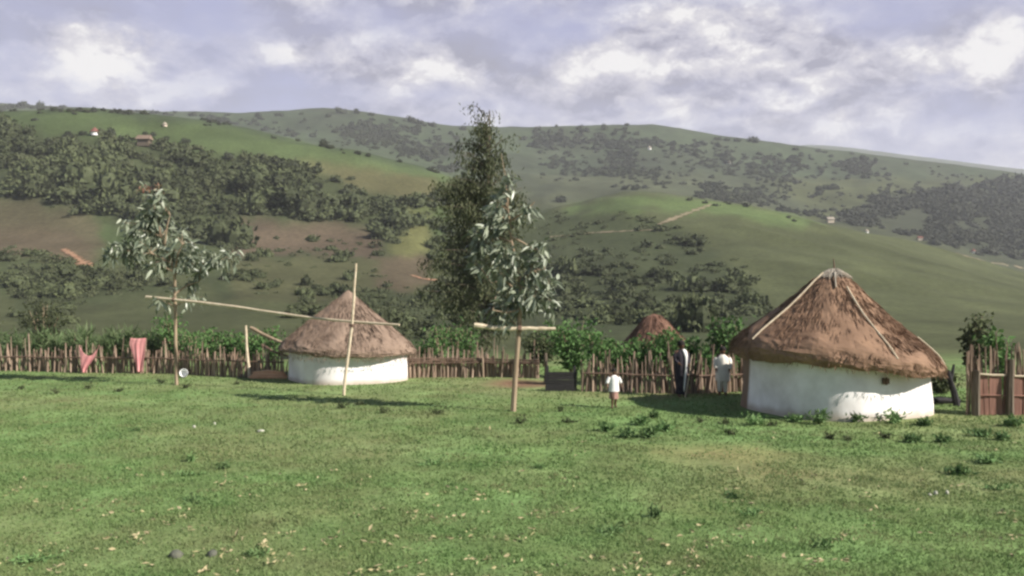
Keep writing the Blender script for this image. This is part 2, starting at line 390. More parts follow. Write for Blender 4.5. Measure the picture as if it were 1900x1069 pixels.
def build_ground():
    pxs = np.concatenate([np.arange(-900, 0, 20), np.arange(0, 1900, 5.), np.arange(1900, 2801, 20)])
    rows = np.concatenate([np.arange(-40, 6, 2.), np.arange(6, 36, .3), np.exp(np.arange(math.log(36), math.log(1250), .0135)), np.exp(np.linspace(math.log(1260), math.log(5990), 40))])
    U = (pxs - 950) / F; W = np.sqrt(rows ** 2 + 400.) * np.where(rows < 60, 1, 1)
    W = np.where(rows > 36, rows + (np.sqrt(36 ** 2 + 400.) - 36) * np.clip((200 - rows) / 164, 0, 1), W)
    X = U[None] * W[:, None]; Y = np.broadcast_to(rows[:, None], X.shape)
    x, y = X.ravel(), Y.ravel(); z = ground_z(x, y)
    Yc = np.maximum(y, 1.0)
    ppx = 950 + F * x / Yc; ppy = CY - (z - CH) / Yc * F
    jx = (fbm(x / (Yc * .02), np.log(Yc) * 60, 21, 3) - .5) * 46; jy = (fbm(x / (Yc * .02), np.log(Yc) * 60, 31, 3) - .5) * 26
    col = np.tile(np.array(G_OLIVE), (len(x), 1))
    mfar = y > 60
    for poly, c in LAND:
        s = inside(ppx + jx, ppy + jy, poly) & mfar
        col[s] = c
    wv = np.clip((fbm(x / 60., y / 110., 81, 6) - .45) * 8, 0, 1) * (y > 450)      # wooded folds of the far slopes
    col = col * (1 - .7 * wv[:, None]) + np.array((.045, .053, .032)) * .7 * wv[:, None]
    shp = X.shape
    cc = col.reshape(*shp, 3)
    for _ in range(3):                                # patches merge over a few metres
        k = cc.copy(); k[1:-1, 1:-1] = (cc[1:-1, 1:-1] * 2 + cc[:-2, 1:-1] + cc[2:, 1:-1] + cc[1:-1, :-2] + cc[1:-1, 2:]) / 6; cc = k
    col = cc.reshape(-1, 3)
    nf = fbm(x / 60., y / 60., 41, 4); n2 = fbm(x / 9., y / 14., 43, 4); col = col * (1 + (nf - .5)[:, None] * .55 + (n2 - .5)[:, None] * .5)
    # the pasture
    past = np.array((.142, .212, .074)); dry = np.array((.210, .205, .098))
    g = np.clip((fbm(x / 5., y / 3., 51, 4) - .42) * 3.2, 0, 1)[:, None]
    near = past * (1 - .6 * g) + dry * .6 * g
    g2 = np.clip((fbm(x / .9, y / .9, 53, 4) - .5) * 3, -1, 1)[:, None]; near = near * (1 - .2 * g2 * np.array((.6, 1, 1)))
    blob = lambda cx, cy, rx, ry, s: np.clip(1.25 - np.sqrt(((x - cx) / rx) ** 2 + ((y - cy) / ry) ** 2) + (fbm(x / 1.2, y / 1.2, s, 3) - .5) * .8, 0, 1)[:, None]
    a = floor_at(1330, 842); k = blob(a[0], a[1], 1.25, 1.2, 61) * .85; near = near * (1 - k) + np.array((.25, .225, .10)) * k
    a = floor_at(1480, 880); k = blob(a[0], a[1], 1.6, .5, 62) * .4; near = near * (1 - k) + np.array((.25, .2, .1)) * k
    a = floor_at(975, 712); k = blob(a[0], a[1], 1.5, 1.3, 63) * .95; near = near * (1 - k) + np.array((.19, .105, .07)) * k
    a = floor_at(1230, 737); k = blob(a[0], a[1], 1.6, .9, 64) * .45; near = near * (1 - k) + np.array((.2, .15, .08)) * k
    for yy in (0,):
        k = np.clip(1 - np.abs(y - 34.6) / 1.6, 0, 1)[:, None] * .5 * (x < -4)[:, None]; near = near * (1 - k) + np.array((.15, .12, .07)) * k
    b = np.clip((y - 38) / 26, 0, 1)[:, None]
    col = near * (1 - b) + col * b
    nr, nc = shp
    idx = np.arange(nr * nc).reshape(nr, nc)
    q = np.stack([idx[:-1, :-1], idx[:-1, 1:], idx[1:, 1:], idx[1:, :-1]], -1).reshape(-1, 4)
    mb = MB(); mb.add(np.stack([x, y, z], 1), [q])
    m = bpy.data.materials.new('land'); m.use_nodes = True; nt = m.node_tree; N = nt.nodes; Lk = nt.links; bs = N['Principled BSDF']
    bs.inputs['Roughness'].default_value = .95; bs.inputs['Specular IOR Level'].default_value = .1
    vc = N.new('ShaderNodeVertexColor'); vc.layer_name = 'Col'; tc = N.new('ShaderNodeTexCoord')
    col_s = vc.outputs[0]
    for sc, lo, hi, det in ((.9, .72, 1.28, 6), (9., .7, 1.3, 5), (.05, .8, 1.2, 8)):
        nz = N.new('ShaderNodeTexNoise'); nz.inputs['Scale'].default_value = sc; nz.inputs['Detail'].default_value = det; nz.inputs['Roughness'].default_value = .65
        Lk.new(tc.outputs['Object'], nz.inputs[0])
        mr = N.new('ShaderNodeMapRange'); mr.inputs['From Min'].default_value = .3; mr.inputs['From Max'].default_value = .7; mr.inputs['To Min'].default_value = lo; mr.inputs['To Max'].default_value = hi
        Lk.new(nz.outputs['Fac'], mr.inputs[0])
        mx = N.new('ShaderNodeMix'); mx.data_type = 'RGBA'; mx.blend_type = 'MULTIPLY'; mx.inputs['Factor'].default_value = 1
        Lk.new(col_s, mx.inputs['A']); Lk.new(mr.outputs[0], mx.inputs['B']); col_s = mx.outputs['Result']
        if sc == 9.:
            bp = N.new('ShaderNodeBump'); bp.inputs['Strength'].default_value = .5; bp.inputs['Distance'].default_value = .04
            Lk.new(nz.outputs['Fac'], bp.inputs['Height']); Lk.new(bp.outputs[0], bs.inputs['Normal'])
    Lk.new(col_s, bs.inputs['Base Color'])
    o = mb.obj('ground', m, smooth=True, col=col)
    tag(o, 'green pasture running into rolling grassy hills', 'ground', kind='structure')


build_ground()


def drape(name, pts, w, m, label):                      # a strip of bare earth lying on the slope
    pts = np.array(pts, float); t = np.linspace(0, len(pts) - 1, 60)
    q = np.stack([np.interp(t, np.arange(len(pts)), pts[:, k]) for k in (0, 1)], 1)
    P, good = hit(q[:, 0], q[:, 1]); P = P[good]
    for _ in range(4): P[1:-1] = (P[:-2] + P[1:-1] * 2 + P[2:]) / 4
    d = np.gradient(P[:, :2], axis=0); d /= np.linalg.norm(d, axis=1, keepdims=True) + 1e-9
    n = np.stack([-d[:, 1], d[:, 0]], 1); ww = w * (.25 + 1.5 * RNG.random((len(P), 1)) ** 1.5) * .5
    rows = []
    for s in (-1, -.33, .33, 1):
        xy = P[:, :2] + n * ww * s; rows.append(np.column_stack([xy, ground_z(xy[:, 0], xy[:, 1]) + .12]))
    V = np.stack(rows, 1).reshape(-1, 3); k = np.arange(len(P) - 1)[:, None] * 4
    mb = MB(); mb.add(V, [np.concatenate([k + [0, 1, 5, 4], k + [1, 2, 6, 5], k + [2, 3, 7, 6]])])
    tag(mb.obj(name, m), label, 'path', kind='structure')


drape('path', [(1222, 418), (1262, 402), (1320, 380)], 1.7, M['track'], 'pale track climbing the grassy hill right of the tall tree')
drape('path', [(1020, 441), (1110, 433), (1210, 428)], 1.0, M['track'], 'faint track crossing the scrub below the grassy hill')
drape('path', [(1768, 468), (1800, 478), (1850, 490), (1900, 499)], 2.5, M['track'], 'earth track below the dark woodland on the right')
drape('path', [(118, 464), (140, 478), (152, 488)], 1.3, M['soil'], 'upper orange cut of bare soil on the left slope')
drape('path', [(150, 487), (160, 494), (170, 499)], 1.9, M['soil'], 'lower orange cut of bare soil on the left slope')
drape('path', [(765, 512), (785, 519), (812, 521)], 1.5, M['soil'], 'orange bare soil left of the tall dark tree')


# ------------------------------------------------------------------ hillside growth
def clump_mesh(mb, c, r, n, leaf, rng, squash=.8, core=True):
    k = rng.integers(5, 9); L = unit(k, rng) * rng.uniform(.25, .62, (k, 1)); L[:, 2] = np.abs(L[:, 2]) * .9 + .12
    rad = rng.uniform(.34, .55, k)
    w = rng.choice(k, n, p=rad ** 2 / (rad ** 2).sum()); d = unit(n, rng)
    P = L[w] + d * rad[w][:, None] * rng.uniform(.72, 1.05, (n, 1))
    P[:, 2] = np.maximum(P[:, 2], .02); P[:, 2] *= squash
    D = d + unit(n, rng) * .9; D[:, 2] -= .2
    t = np.clip(rng.beta(1.6, 2.2, n) + (w % 3 - 1) * .15, 0, 1)
    leaves(mb, P * r + c, D, leaf * r * rng.uniform(.6, 1.3, n), leaf * r * .75 * rng.uniform(.6, 1.3, n), t, rng=rng)
    if core:
        th = np.linspace(0, 2 * np.pi, 8, endpoint=False)
        for j in range(k):
            V = [];
            for ph in (-.9, -.2, .5, 1.1):
                rr = rad[j] * .78 * np.cos(ph) * (1 + rng.uniform(-.15, .15, 8))
                V.append(np.stack([L[j, 0] + rr * np.cos(th), L[j, 1] + rr * np.sin(th), np.full(8, max(-.05, L[j, 2] + rad[j] * .78 * np.sin(ph)))], 1))
            V = np.concatenate(V); V[:, 2] *= squash; V = np.vstack([V, [[L[j, 0], L[j, 1], (L[j, 2] + rad[j] * .78) * squash]]])
            q = [[a * 8 + b, a * 8 + (b + 1) % 8, (a + 1) * 8 + (b + 1) % 8, (a + 1) * 8 + b] for a in range(3) for b in range(8)]
            t3 = [[24 + b, 24 + (b + 1) % 8, 32] for b in range(8)]
            mb.add(V * r + c, [q, t3], .12)


PROTO = {}
for kind, n, leaf, sq in (('bush', 260, .24, .92), ('hilltree', 260, .24, 1.05)):
    PROTO[kind] = []
    for v in range(6):
        mb = MB(); clump_mesh(mb, np.zeros(3), 1.0, n, leaf, np.random.default_rng(100 + v), sq)
        if kind == 'hilltree':
            tube(mb, [(0, 0, -.3), (.02, .01, .3)], [.09, .06], 5, .0)
        PROTO[kind].append(mb.mesh(kind, M[kind]))


def put(kind, name, P, size, label, cat, group, sink=.12):
    o = link(name, PROTO[kind][R.randrange(6)])
    lift = {'bush': 0, 'hilltree': .12}[kind]
    o.location = Vector((P[0], P[1], P[2] + size * (lift - sink)))
    o.rotation_euler = (0, 0, R.uniform(0, 6.3)); s = size
    o.scale = (s * R.uniform(.85, 1.2), s * R.uniform(.85, 1.2), s * (R.uniform(.7, 1.05) if R.random() < .82 else R.uniform(1.15, 1.5)))
    return tag(o, label, cat, group)


rng = np.random.default_rng(5)
SCRUB_A = [(20, 295), (80, 270), (130, 252), (200, 255), (330, 272), (420, 290), (560, 308), (640, 345), (740, 382), (760, 420), (740, 450), (690, 440), (640, 415), (440, 400), (440, 470), (330, 430), (200, 400), (150, 385), (60, 365), (0, 360), (0, 300)]
SCRUB_B = [(0, 462), (100, 478), (180, 505), (330, 525), (300, 555), (190, 545), (140, 560), (120, 610), (60, 610), (40, 545), (0, 535)]
SCRUB_C = [(450, 420), (700, 450), (720, 530), (690, 560), (520, 560), (440, 540)]
SCRUB_D = [(560, 545), (700, 540), (800, 530), (900, 500), (900, 640), (700, 640), (560, 600)]
SCRUB_E = [(985, 392), (1080, 396), (1220, 405), (1270, 440), (1330, 480), (1400, 520), (1420, 590), (1270, 610), (1060, 600), (1000, 560), (985, 480)]
SCRUB_F = [(740, 375), (850, 330), (850, 520), (805, 500), (800, 405)]
SCRUB_G = [(0, 215), (60, 235), (50, 280), (0, 285)]
zones = [(SCRUB_A, 105, 900, (1.9, 3.6), 'dark green bush in the scrub under the grassy left hilltop', 'bushes in the left hillside scrub'),
         (SCRUB_B, 45, 260, (1.0, 1.9), 'olive bush in the low scrub beside the brown left field', 'bushes beside the brown left field'),
         (SCRUB_C, 26, 60, (.8, 1.7), 'small bush dotted over the red soil slope behind the small hut', 'bushes on the red soil slope'),
         (SCRUB_D, 38, 190, (.9, 1.8), 'bush in the gully scrub between small hut and tall tree', 'bushes in the gully'),
         (SCRUB_E, 62, 380, (1.0, 2.2), 'bush in the valley scrub right of the tall tree', 'bushes in the valley scrub'),
         (SCRUB_F, 16, 60, (1.4, 2.6), 'dark bush in the scrub just left of the tall tree', 'bushes left of the tall tree'),
         (SCRUB_G, 8, 20, (2.5, 3.5), 'dark bush at the left edge of the grassy hilltop', 'bushes at the left edge of the hilltop')]
scr = MB()
for poly, nk, ns, (s0, s1), label, group in zones:
    q = sample(poly, nk + ns, rng, True, .40); P, ok = hit(q[:, 0], q[:, 1])
    sz = rng.uniform(s0, s1, len(P)) * np.exp(rng.normal(0, .28, len(P)))
    order = np.argsort(-sz / P[:, 1]); taken = 0
    for j in order:
        if not ok[j] or (abs(q[j, 0] - 176) < 15 and 240 < q[j, 1] < 285) or (abs(q[j, 0] - 268) < 24 and 255 < q[j, 1] < 292): continue
        if taken < nk:
            put('bush', 'bush', P[j], sz[j], label, 'bush', group); taken += 1
        else:
            clump_mesh(scr, P[j] - np.array((0, 0, .3)), sz[j] * .8, 60, .36, rng, .75, core=rng.random() < .6)
tag(scr.obj('scrub', M['scrub']), 'low scrub filling the hillsides between the bushes', 'scrub', kind='stuff')

# far trees one can tell apart
crest = [(345, 268, 11), (375, 285, 8), (425, 296, 12), (465, 300, 10), (490, 305, 10), (515, 310, 17), (548, 312, 11), (588, 318, 10), (590, 350, 11), (640, 360, 11), (600, 273, 9), (612, 276, 9),
         (664, 287, 8), (684, 291, 9), (270, 250, 6), (285, 255, 7), (128, 258, 14), (155, 253, 11), (205, 256, 11), (225, 262, 9), (95, 272, 14), (310, 262, 8), (1040, 375, 15), (1160, 352, 10), (1178, 354, 9)]
for px, py, w in crest:
    P, ok = hit([px], [py])
    if ok[0]: put('hilltree', 'tree', P[0], w / F * P[0][1], 'round dark tree along the grassy shoulder of the left hill' if px < 900 else 'dark tree at the edge of the valley right of the tall tree', 'tree',
                  'trees along the left hill shoulder' if px < 900 else 'trees at the valley edge', .05)
far = [(SC, n, a, b, l, g) for SC, n, a, b, l, g in (
    ([(440, 222), (700, 222), (840, 245), (850, 300), (700, 275), (560, 258)], 62, 5, 9, 'distant tree on the far grassy ridge left of the tall tree', 'trees on the far ridge, left'),
    ([(960, 243), (1180, 240), (1300, 262), (1330, 330), (1150, 340), (960, 330)], 70, 5, 9, 'distant tree on the far slope right of the tall tree', 'trees on the far slope, middle'),
    ([(1300, 265), (1500, 282), (1700, 306), (1650, 335), (1500, 370), (1330, 345)], 60, 5, 9, 'distant tree on the far slope at the right', 'trees on the far slope, right'))]
for poly, n, a, b, l, g in far:
    q = sample(poly, n, rng, True, .46); P, ok = hit(q[:, 0], q[:, 1])
    for j in range(n):
        if ok[j]: put('hilltree', 'tree', P[j], rng.uniform(a, b) / F * P[j][1], l, 'tree', g)
sky = [(20, 198, 10), (45, 196, 12), (75, 200, 11), (100, 203, 9), (130, 206, 8), (160, 207, 7), (240, 208, 8), (265, 209, 8), (310, 211, 7), (358, 213, 10), (376, 214, 8), (478, 215, 7), (518, 213, 9), (560, 210, 6),
       (633, 207, 13), (660, 208, 9), (690, 213, 9), (765, 225, 12), (780, 228, 8), (805, 233, 8), (860, 238, 8), (998, 240, 8), (1075, 238, 9), (1120, 239, 8), (1160, 238, 6), (1332, 258, 9), (1350, 259, 9), (1368, 260, 8), (1398, 262, 12), (1475, 276, 8), (1530, 281, 6), (1600, 290, 6)]
for px, py, w in sky:
    P, ok = hit([px], [py + 3])
    if not ok[0]:
        Y = 990.; P = np.array([[(px - 950) / F * Y, Y, ground_z((px - 950) / F * Y, Y)[0]]])
    put('hilltree', 'tree', P[0], w / F * P[0][1], 'dark tree standing on the skyline of the far ridge', 'tree', 'trees on the skyline', .15)
wd = MB()
for poly, n, a, b in (([(1530, 408), (1640, 362), (1760, 342), (1905, 338), (1960, 340), (1960, 500), (1800, 465), (1700, 440), (1600, 420)], 640, 7, 15),
                      ([(970, 242), (1110, 242), (1140, 275), (1000, 285)], 150, 5, 9), ([(1080, 262), (1300, 262), (1290, 282), (1150, 300)], 70, 5, 8),
                      ([(480, 240), (720, 232), (850, 255), (850, 290), (760, 270), (640, 262), (560, 262)], 150, 5, 9),
                      ([(370, 222), (480, 225), (560, 252), (480, 245)], 50, 5, 8), ([(950, 245), (1300, 265), (1560, 300), (1900, 335), (1900, 350), (1550, 390), (1330, 350), (1000, 340)], 420, 2.2, 6), ([(450, 220), (840, 245), (850, 325), (700, 280), (540, 262)], 200, 2.2, 6),
                      ([(-60, 192), (130, 203), (340, 211), (340, 216), (130, 209), (-60, 206)], 90, 5, 8),
                      ([(740, 275), (850, 290), (850, 322), (800, 318), (745, 300)], 50, 6, 10),
                      ([(1490, 285), (1680, 312), (1640, 330), (1500, 310)], 70, 5, 8), ([(1000, 300), (1330, 300), (1320, 345), (1150, 352), (1010, 340)], 110, 4, 9), ([(1140, 335), (1330, 340), (1540, 385), (1530, 408), (1350, 375), (1190, 358)], 150, 5, 10), ([(1320, 275), (1500, 300), (1560, 350), (1380, 335)], 70, 4, 9)):
    n = int(n * 1.35); q = sample(poly, n, rng, True, .42); P, ok = hit(q[:, 0], q[:, 1])
    for j in range(n):
        if ok[j]:
            s = rng.uniform(a, b) / F * P[j][1]
            clump_mesh(wd, P[j] - np.array((0, 0, s * .2)), s, 42, .42, rng, .85, core=True)
tag(wd.obj('woodland', M['wood']), 'far dark woodland on the right slope and the distant ridges', 'woodland', kind='stuff')


# ------------------------------------------------------------------ thatched huts
def roof(mb, prof, R0, shear, nstraw, seed, rag=.07, cap=None):
    rg = np.random.default_rng(seed); n = 128
    th = np.linspace(0, 2 * np.pi, n, endpoint=False); prof = np.array(prof, float); k = len(prof)
    s = np.linspace(0, k - 1, 40); pr = np.stack([np.interp(s, np.arange(k), prof[:, c]) for c in (0, 1)], 1)
    V = []
    edge = (fbm(th * 7, th * 0 + 1.5, seed, 4) - .5) * rag * 2.4
    for j, (r, z) in enumerate(pr):
        fr = r / R0; d = (fbm(th * 9 * 1., np.full(n, j * .5), seed + 7, 4) - .5) * .10 * min(1, fr * 2)
        lump = (fbm(np.cos(th) * 2.2 + 5, np.sin(th) * 2.2 + j * .12, seed + 3, 3) - .5) * .22 * fr
        rr = r + d + lump * .5
        zz = z + lump + (edge if j > 28 else 0) * min(1, max(0, (j - 28) / 5)) * (1 if j < 39 else .2)
        V.append(np.stack([rr * np.cos(th), rr * np.sin(th), zz - shear * rr * np.cos(th)], 1))
    V = np.concatenate(V); q = [[a * n + b, a * n + (b + 1) % n, (a + 1) * n + (b + 1) % n, (a + 1) * n + b] for a in range(len(pr) - 1) for b in range(n)]
    t = np.clip(fbm(V[:, 0] * 3, V[:, 1] * 3 + V[:, 2] * .7, seed, 4), 0, 1)
    mb.add(V, [q], (t - .35) * .8)
    # loose straws lying down the slope, the lowest hanging off the edge
    up = pr[:30]; m_ = nstraw
    f = np.sqrt(rg.uniform(.02, 1, m_)); a = rg.uniform(0, 2 * np.pi, m_)
    rr = f * R0 * .98; zz = np.interp(rr, up[:, 0], up[:, 1]); r2 = rr + .05; z2 = np.interp(r2, up[:, 0], up[:, 1])
    sl = np.stack([np.cos(a) * .05, np.sin(a) * .05, z2 - zz - shear * .05 * np.cos(a)], 1)
    P = np.stack([rr * np.cos(a), rr * np.sin(a), zz + .008 + rg.uniform(0, .020, m_) - shear * rr * np.cos(a)], 1)
    D = sl / np.linalg.norm(sl, axis=1, keepdims=True) + rg.normal(0, .055, (m_, 3))
    leaves(mb, P, D, rg.uniform(.12, .36, m_), rg.uniform(.012, .026, m_), rg.beta(1.5, 2, m_), .1, rng=rg)
    m2 = nstraw // 3; a = rg.uniform(0, 2 * np.pi, m2); rr = R0 * rg.uniform(.93, 1.01, m2)
    zz = np.interp(rr, up[:, 0], up[:, 1]) - rg.uniform(.0, .12, m2)
    P = np.stack([rr * np.cos(a), rr * np.sin(a), zz - shear * rr * np.cos(a)], 1)
    D = np.stack([np.cos(a) * .35, np.sin(a) * .35, np.full(m2, -1.)], 1) + rg.normal(0, .22, (m2, 3))
    leaves(mb, P, D, rg.uniform(.06, .18, m2), rg.uniform(.015, .03, m2), rg.beta(2, 2, m2), .1, rng=rg)
    return pr


def hut_wall(parent, r, h, seed, mud=None, flare=.0, face=0., ex=2.):
    n = 120; th = np.linspace(0, 2 * np.pi, n, endpoint=False); V = []; T = []
    for j, z in enumerate(np.linspace(-.1, h, 12)):
        sq = (np.abs(np.cos(th - face)) ** ex + np.abs(np.sin(th - face)) ** ex) ** (-1 / ex)     # rounded square plan
        rr = sq * r * (1 + (fbm(th * 3, np.full(n, z * 1.5), seed, 3) - .5) * .03) + flare * (1 - z / h)
        V.append(np.stack([rr * np.cos(th), rr * np.sin(th), np.full(n, z)], 1))
        a0, a1 = mud
        u = ((th - a0) % (2 * np.pi)); w = ((a1 - a0) % (2 * np.pi))
        T.append(((u < w)).astype(float))
    mb = MB(); q = [[a * n + b, a * n + (b + 1) % n, (a + 1) * n + (b + 1) % n, (a + 1) * n + b] for a in range(11) for b in range(n)]
    mb.add(np.concatenate(V), [q], np.concatenate(T))
    return mb.obj('wall', M['wall'], parent, smooth=True)


def slope_stick(parent, name, pr, a, r0, r1, shear, rad, m, lift=.07, a2=None, drop=0):
    mb = MB(); pts = []
    for f in np.linspace(0, 1, 9):
        r = r0 + (r1 - r0) * f; z = np.interp(r, pr[:28, 0], pr[:28, 1]); aa = a + ((a2 if a2 is not None else a) - a) * f
        pts.append((r * math.cos(aa), r * math.sin(aa), z + lift - shear * r * math.cos(aa) - drop * f))
    tube(mb, pts, [rad * R.uniform(.85, 1.1) for _ in pts], 6)
    return mb.obj(name, m, parent)


# large hut
b = floor_at(1547, 758.5)
big = thing('thatched_hut', (b[0], b[1], 0), 'large white round hut with shaggy brown thatch at the right', 'hut')
big.scale = (.97, .97, 1)
hut_wall(big, 2.09, 1.60, 3, mud=(math.radians(20), math.radians(180)), flare=.09, face=math.radians(-66), ex=3.2)
prof = [(.02, 3.62), (.30, 3.55), (.55, 3.36), (.95, 2.98), (1.45, 2.54), (1.95, 2.16), (2.35, 1.86), (2.60, 1.64), (2.73, 1.46), (2.74, 1.33), (2.66, 1.22), (2.52, 1.24), (2.30, 1.42)]
mb = MB(); pr = roof(mb, prof, 2.74, .088, 7500, 17, .06); rf = mb.obj('roof', M['thatch'], big)
mb = MB()
for k in range(420):
    a = R.uniform(0, 6.283); r0 = R.uniform(.0, .12); r1 = r0 + R.uniform(.25, .42)
    z0 = 3.68 + R.uniform(-.02, .03); z1 = np.interp(r1, pr[:28, 0], pr[:28, 1]) + R.uniform(.03, .07)
    tube(mb, [(r0 * math.cos(a), r0 * math.sin(a), z0), (r1 * .5 * math.cos(a), r1 * .5 * math.sin(a), np.interp(r1 * .5, pr[:28, 0], pr[:28, 1]) + .07), (r1 * math.cos(a), r1 * math.sin(a), z1)], [.016, .014, .008], 4, R.random())
mb.obj('roof_cap', M['cap'], rf)
mb = MB(); tube(mb, [(0, 0, 3.5), (.01, .0, 3.8), (-.01, 0, 3.98)], [.03, .022, .012], 6); mb.obj('finial', M['rail'], rf)
to_cam = math.atan2(-b[1], -b[0])
slope_stick(rf, 'roof_stick', pr, to_cam - math.radians(50), .35, 2.62, .088, .026, M['pole'])
slope_stick(rf, 'roof_stick', pr, to_cam + math.radians(26), .75, 2.70, .088, .024, M['pole'], a2=to_cam + math.radians(33))
slope_stick(rf, 'roof_stick', pr, to_cam + math.radians(78), 2.1, 2.74, .088, .020, M['pole'])
slope_stick(rf, 'roof_stick', pr, to_cam + math.radians(4), .3, .8, .088, .022, M['cap'])
mb = MB()  # dark blocks added in place of a small hole under the eave
for dx in (-.05, .03, .08): box(mb, (dx, 0, 0), (.045, .05, .16 + R.uniform(-.04, .05)), tint=.5, jit=.006)
o = mb.obj('eave_hole_block', M['rail'], big); an = to_cam + math.radians(33); o.location = (2.22 * math.cos(an), 2.22 * math.sin(an), .95); o.rotation_euler = (0, 0, an + math.pi / 2)

# small hut
b2 = floor_at(646, 703.5)
sm = thing('thatched_hut', (b2[0], b2[1], 0), 'small white round hut with greyish thatch behind the long pole', 'hut')
hut_wall(sm, 1.90, 1.24, 8, mud=(math.radians(20), math.radians(165)), flare=.04, face=math.radians(-62), ex=3.0)
prof2 = [(.02, 3.12), (.16, 3.02), (.45, 2.74), (.9, 2.36), (1.35, 2.0), (1.75, 1.66), (2.08, 1.38), (2.28, 1.17), (2.34, 1.05), (2.32, .96), (2.24, .94), (2.12, 1.0), (2.0, 1.2)]
mb = MB(); pr2 = roof(mb, prof2, 2.34, .03, 5500, 29, .045); mb.obj('roof', M['thatchgrey'], sm)

# hut roof behind the fence
P = at(1212, 640, 38.)
bk = thing('thatched_hut', (P[0], P[1], ground_z(P[0], P[1])[0]), 'brown thatched hut whose roof shows above the fence stakes', 'hut')
hut_wall(bk, 1.3, .95, 12, mud=(0, 6.28))
zt = 1.74; prof3 = [(.02, zt + .50), (.3, zt + .40), (.62, zt + .10), (.95, zt - .3), (1.35, zt - .72), (1.6, zt - 1.0), (1.68, zt - 1.12), (1.62, zt - 1.2), (1.5, zt - 1.15), (1.35, zt - 1.0)]
mb = MB(); roof(mb, prof3, 1.68, -.10, 1800, 37, .08); mb.obj('roof', M['thatchdark'], bk)


# far homesteads
def far_hut(px, py, w, label, wall, roofm, name='house', cat='house', gable=False):
    P, ok = hit([px], [py]); P = P[0]; s = w / F * P[1]
    t = thing(name, P - np.array((0, 0, .1)), label, cat)
    mb = MB(); n = 14; th = np.linspace(0, 2 * np.pi, n, endpoint=False)
    if gable:
        box(mb, (0, 0, s * .24), (s * .8, s * .55, s * .5)); mb.obj('wall', wall, t)
        mb = MB(); x, y, z0, z1 = s * .5, s * .4, s * .46, s * .78
        mb.add([(-x, -y, z0), (x, -y, z0), (x, y, z0), (-x, y, z0), (-x * .9, 0, z1), (x * .9, 0, z1)], [[[0, 1, 5, 4], [2, 3, 4, 5], [0, 3, 2, 1]], [[0, 4, 3], [1, 2, 5]]])
    else:
        V = np.concatenate([np.stack([np.cos(th) * s * .38, np.sin(th) * s * .38, np.full(n, z)], 1) for z in (0, s * .42)])
        mb.add(V, [[[b, (b + 1) % n, n + (b + 1) % n, n + b] for b in range(n)]]); mb.obj('wall', wall, t)
        mb = MB(); V = np.concatenate([np.stack([np.cos(th) * r * s, np.sin(th) * r * s, np.full(n, z * s)], 1) for r, z in ((.52, .34), (.25, .62), (.01, .84))])
        mb.add(V, [[[a * n + b, a * n + (b + 1) % n, (a + 1) * n + (b + 1) % n, (a + 1) * n + b] for a in range(2) for b in range(n)]])
    mb.obj('roof', roofm, t)


far_hut(176, 253, 19, 'tiny white house with a red roof among trees on the left hilltop', M['farwhite'], M['redroof'])
far_hut(268, 272, 27, 'low grey thatched house below the crest of the left hill', M['darkbark'], M['thatchgrey'], 'thatched_house', 'house', gable=True)
far_hut(1541, 414, 14, 'cream house at the left end of the dark right woodland', M['mudwall'], M['cap'], gable=True)
far_hut(1608, 432, 9, 'tiny pale hut at the woodland edge between the cream and the red roofed house', M['farwhite'], M['cap'], 'thatched_hut', 'hut')
far_hut(1707, 446, 10, 'tiny cream house with red roof under the dark woodland', M['mudwall'], M['redroof'], gable=True)
far_hut(1806, 471, 11, 'tiny white house above the earth track at far right', M['farwhite'], M['redroof'])
far_hut(1352, 306, 10, 'pale dot of a hut high on the far right slope', M['farwhite'], M['cap'], 'thatched_hut', 'hut')
far_hut(1205, 278, 9, 'pale dot of a hut on the far slope beyond the green field', M['farwhite'], M['cap'], 'thatched_hut', 'hut')
far_hut(306, 236, 11, 'tiny thatched hut just under the skyline on the left hill', M['mudwall'], M['cap'], 'thatched_hut', 'hut')

# ------------------------------------------------------------------ fences
STAKE = []
for v in range(7):
    mb = MB(); a, c = R.uniform(-.03, .03), R.uniform(-.03, .03)
    tube(mb, [(0, 0, -.08), (a * .4, c * .4, .3), (a, c, .65), (a * .6, c * 1.2, 1.0)], [.034, .033, .029, .016 if v % 2 else .024], 6, wob=.12)
    STAKE.append(mb.mesh('stake', M['stake']))


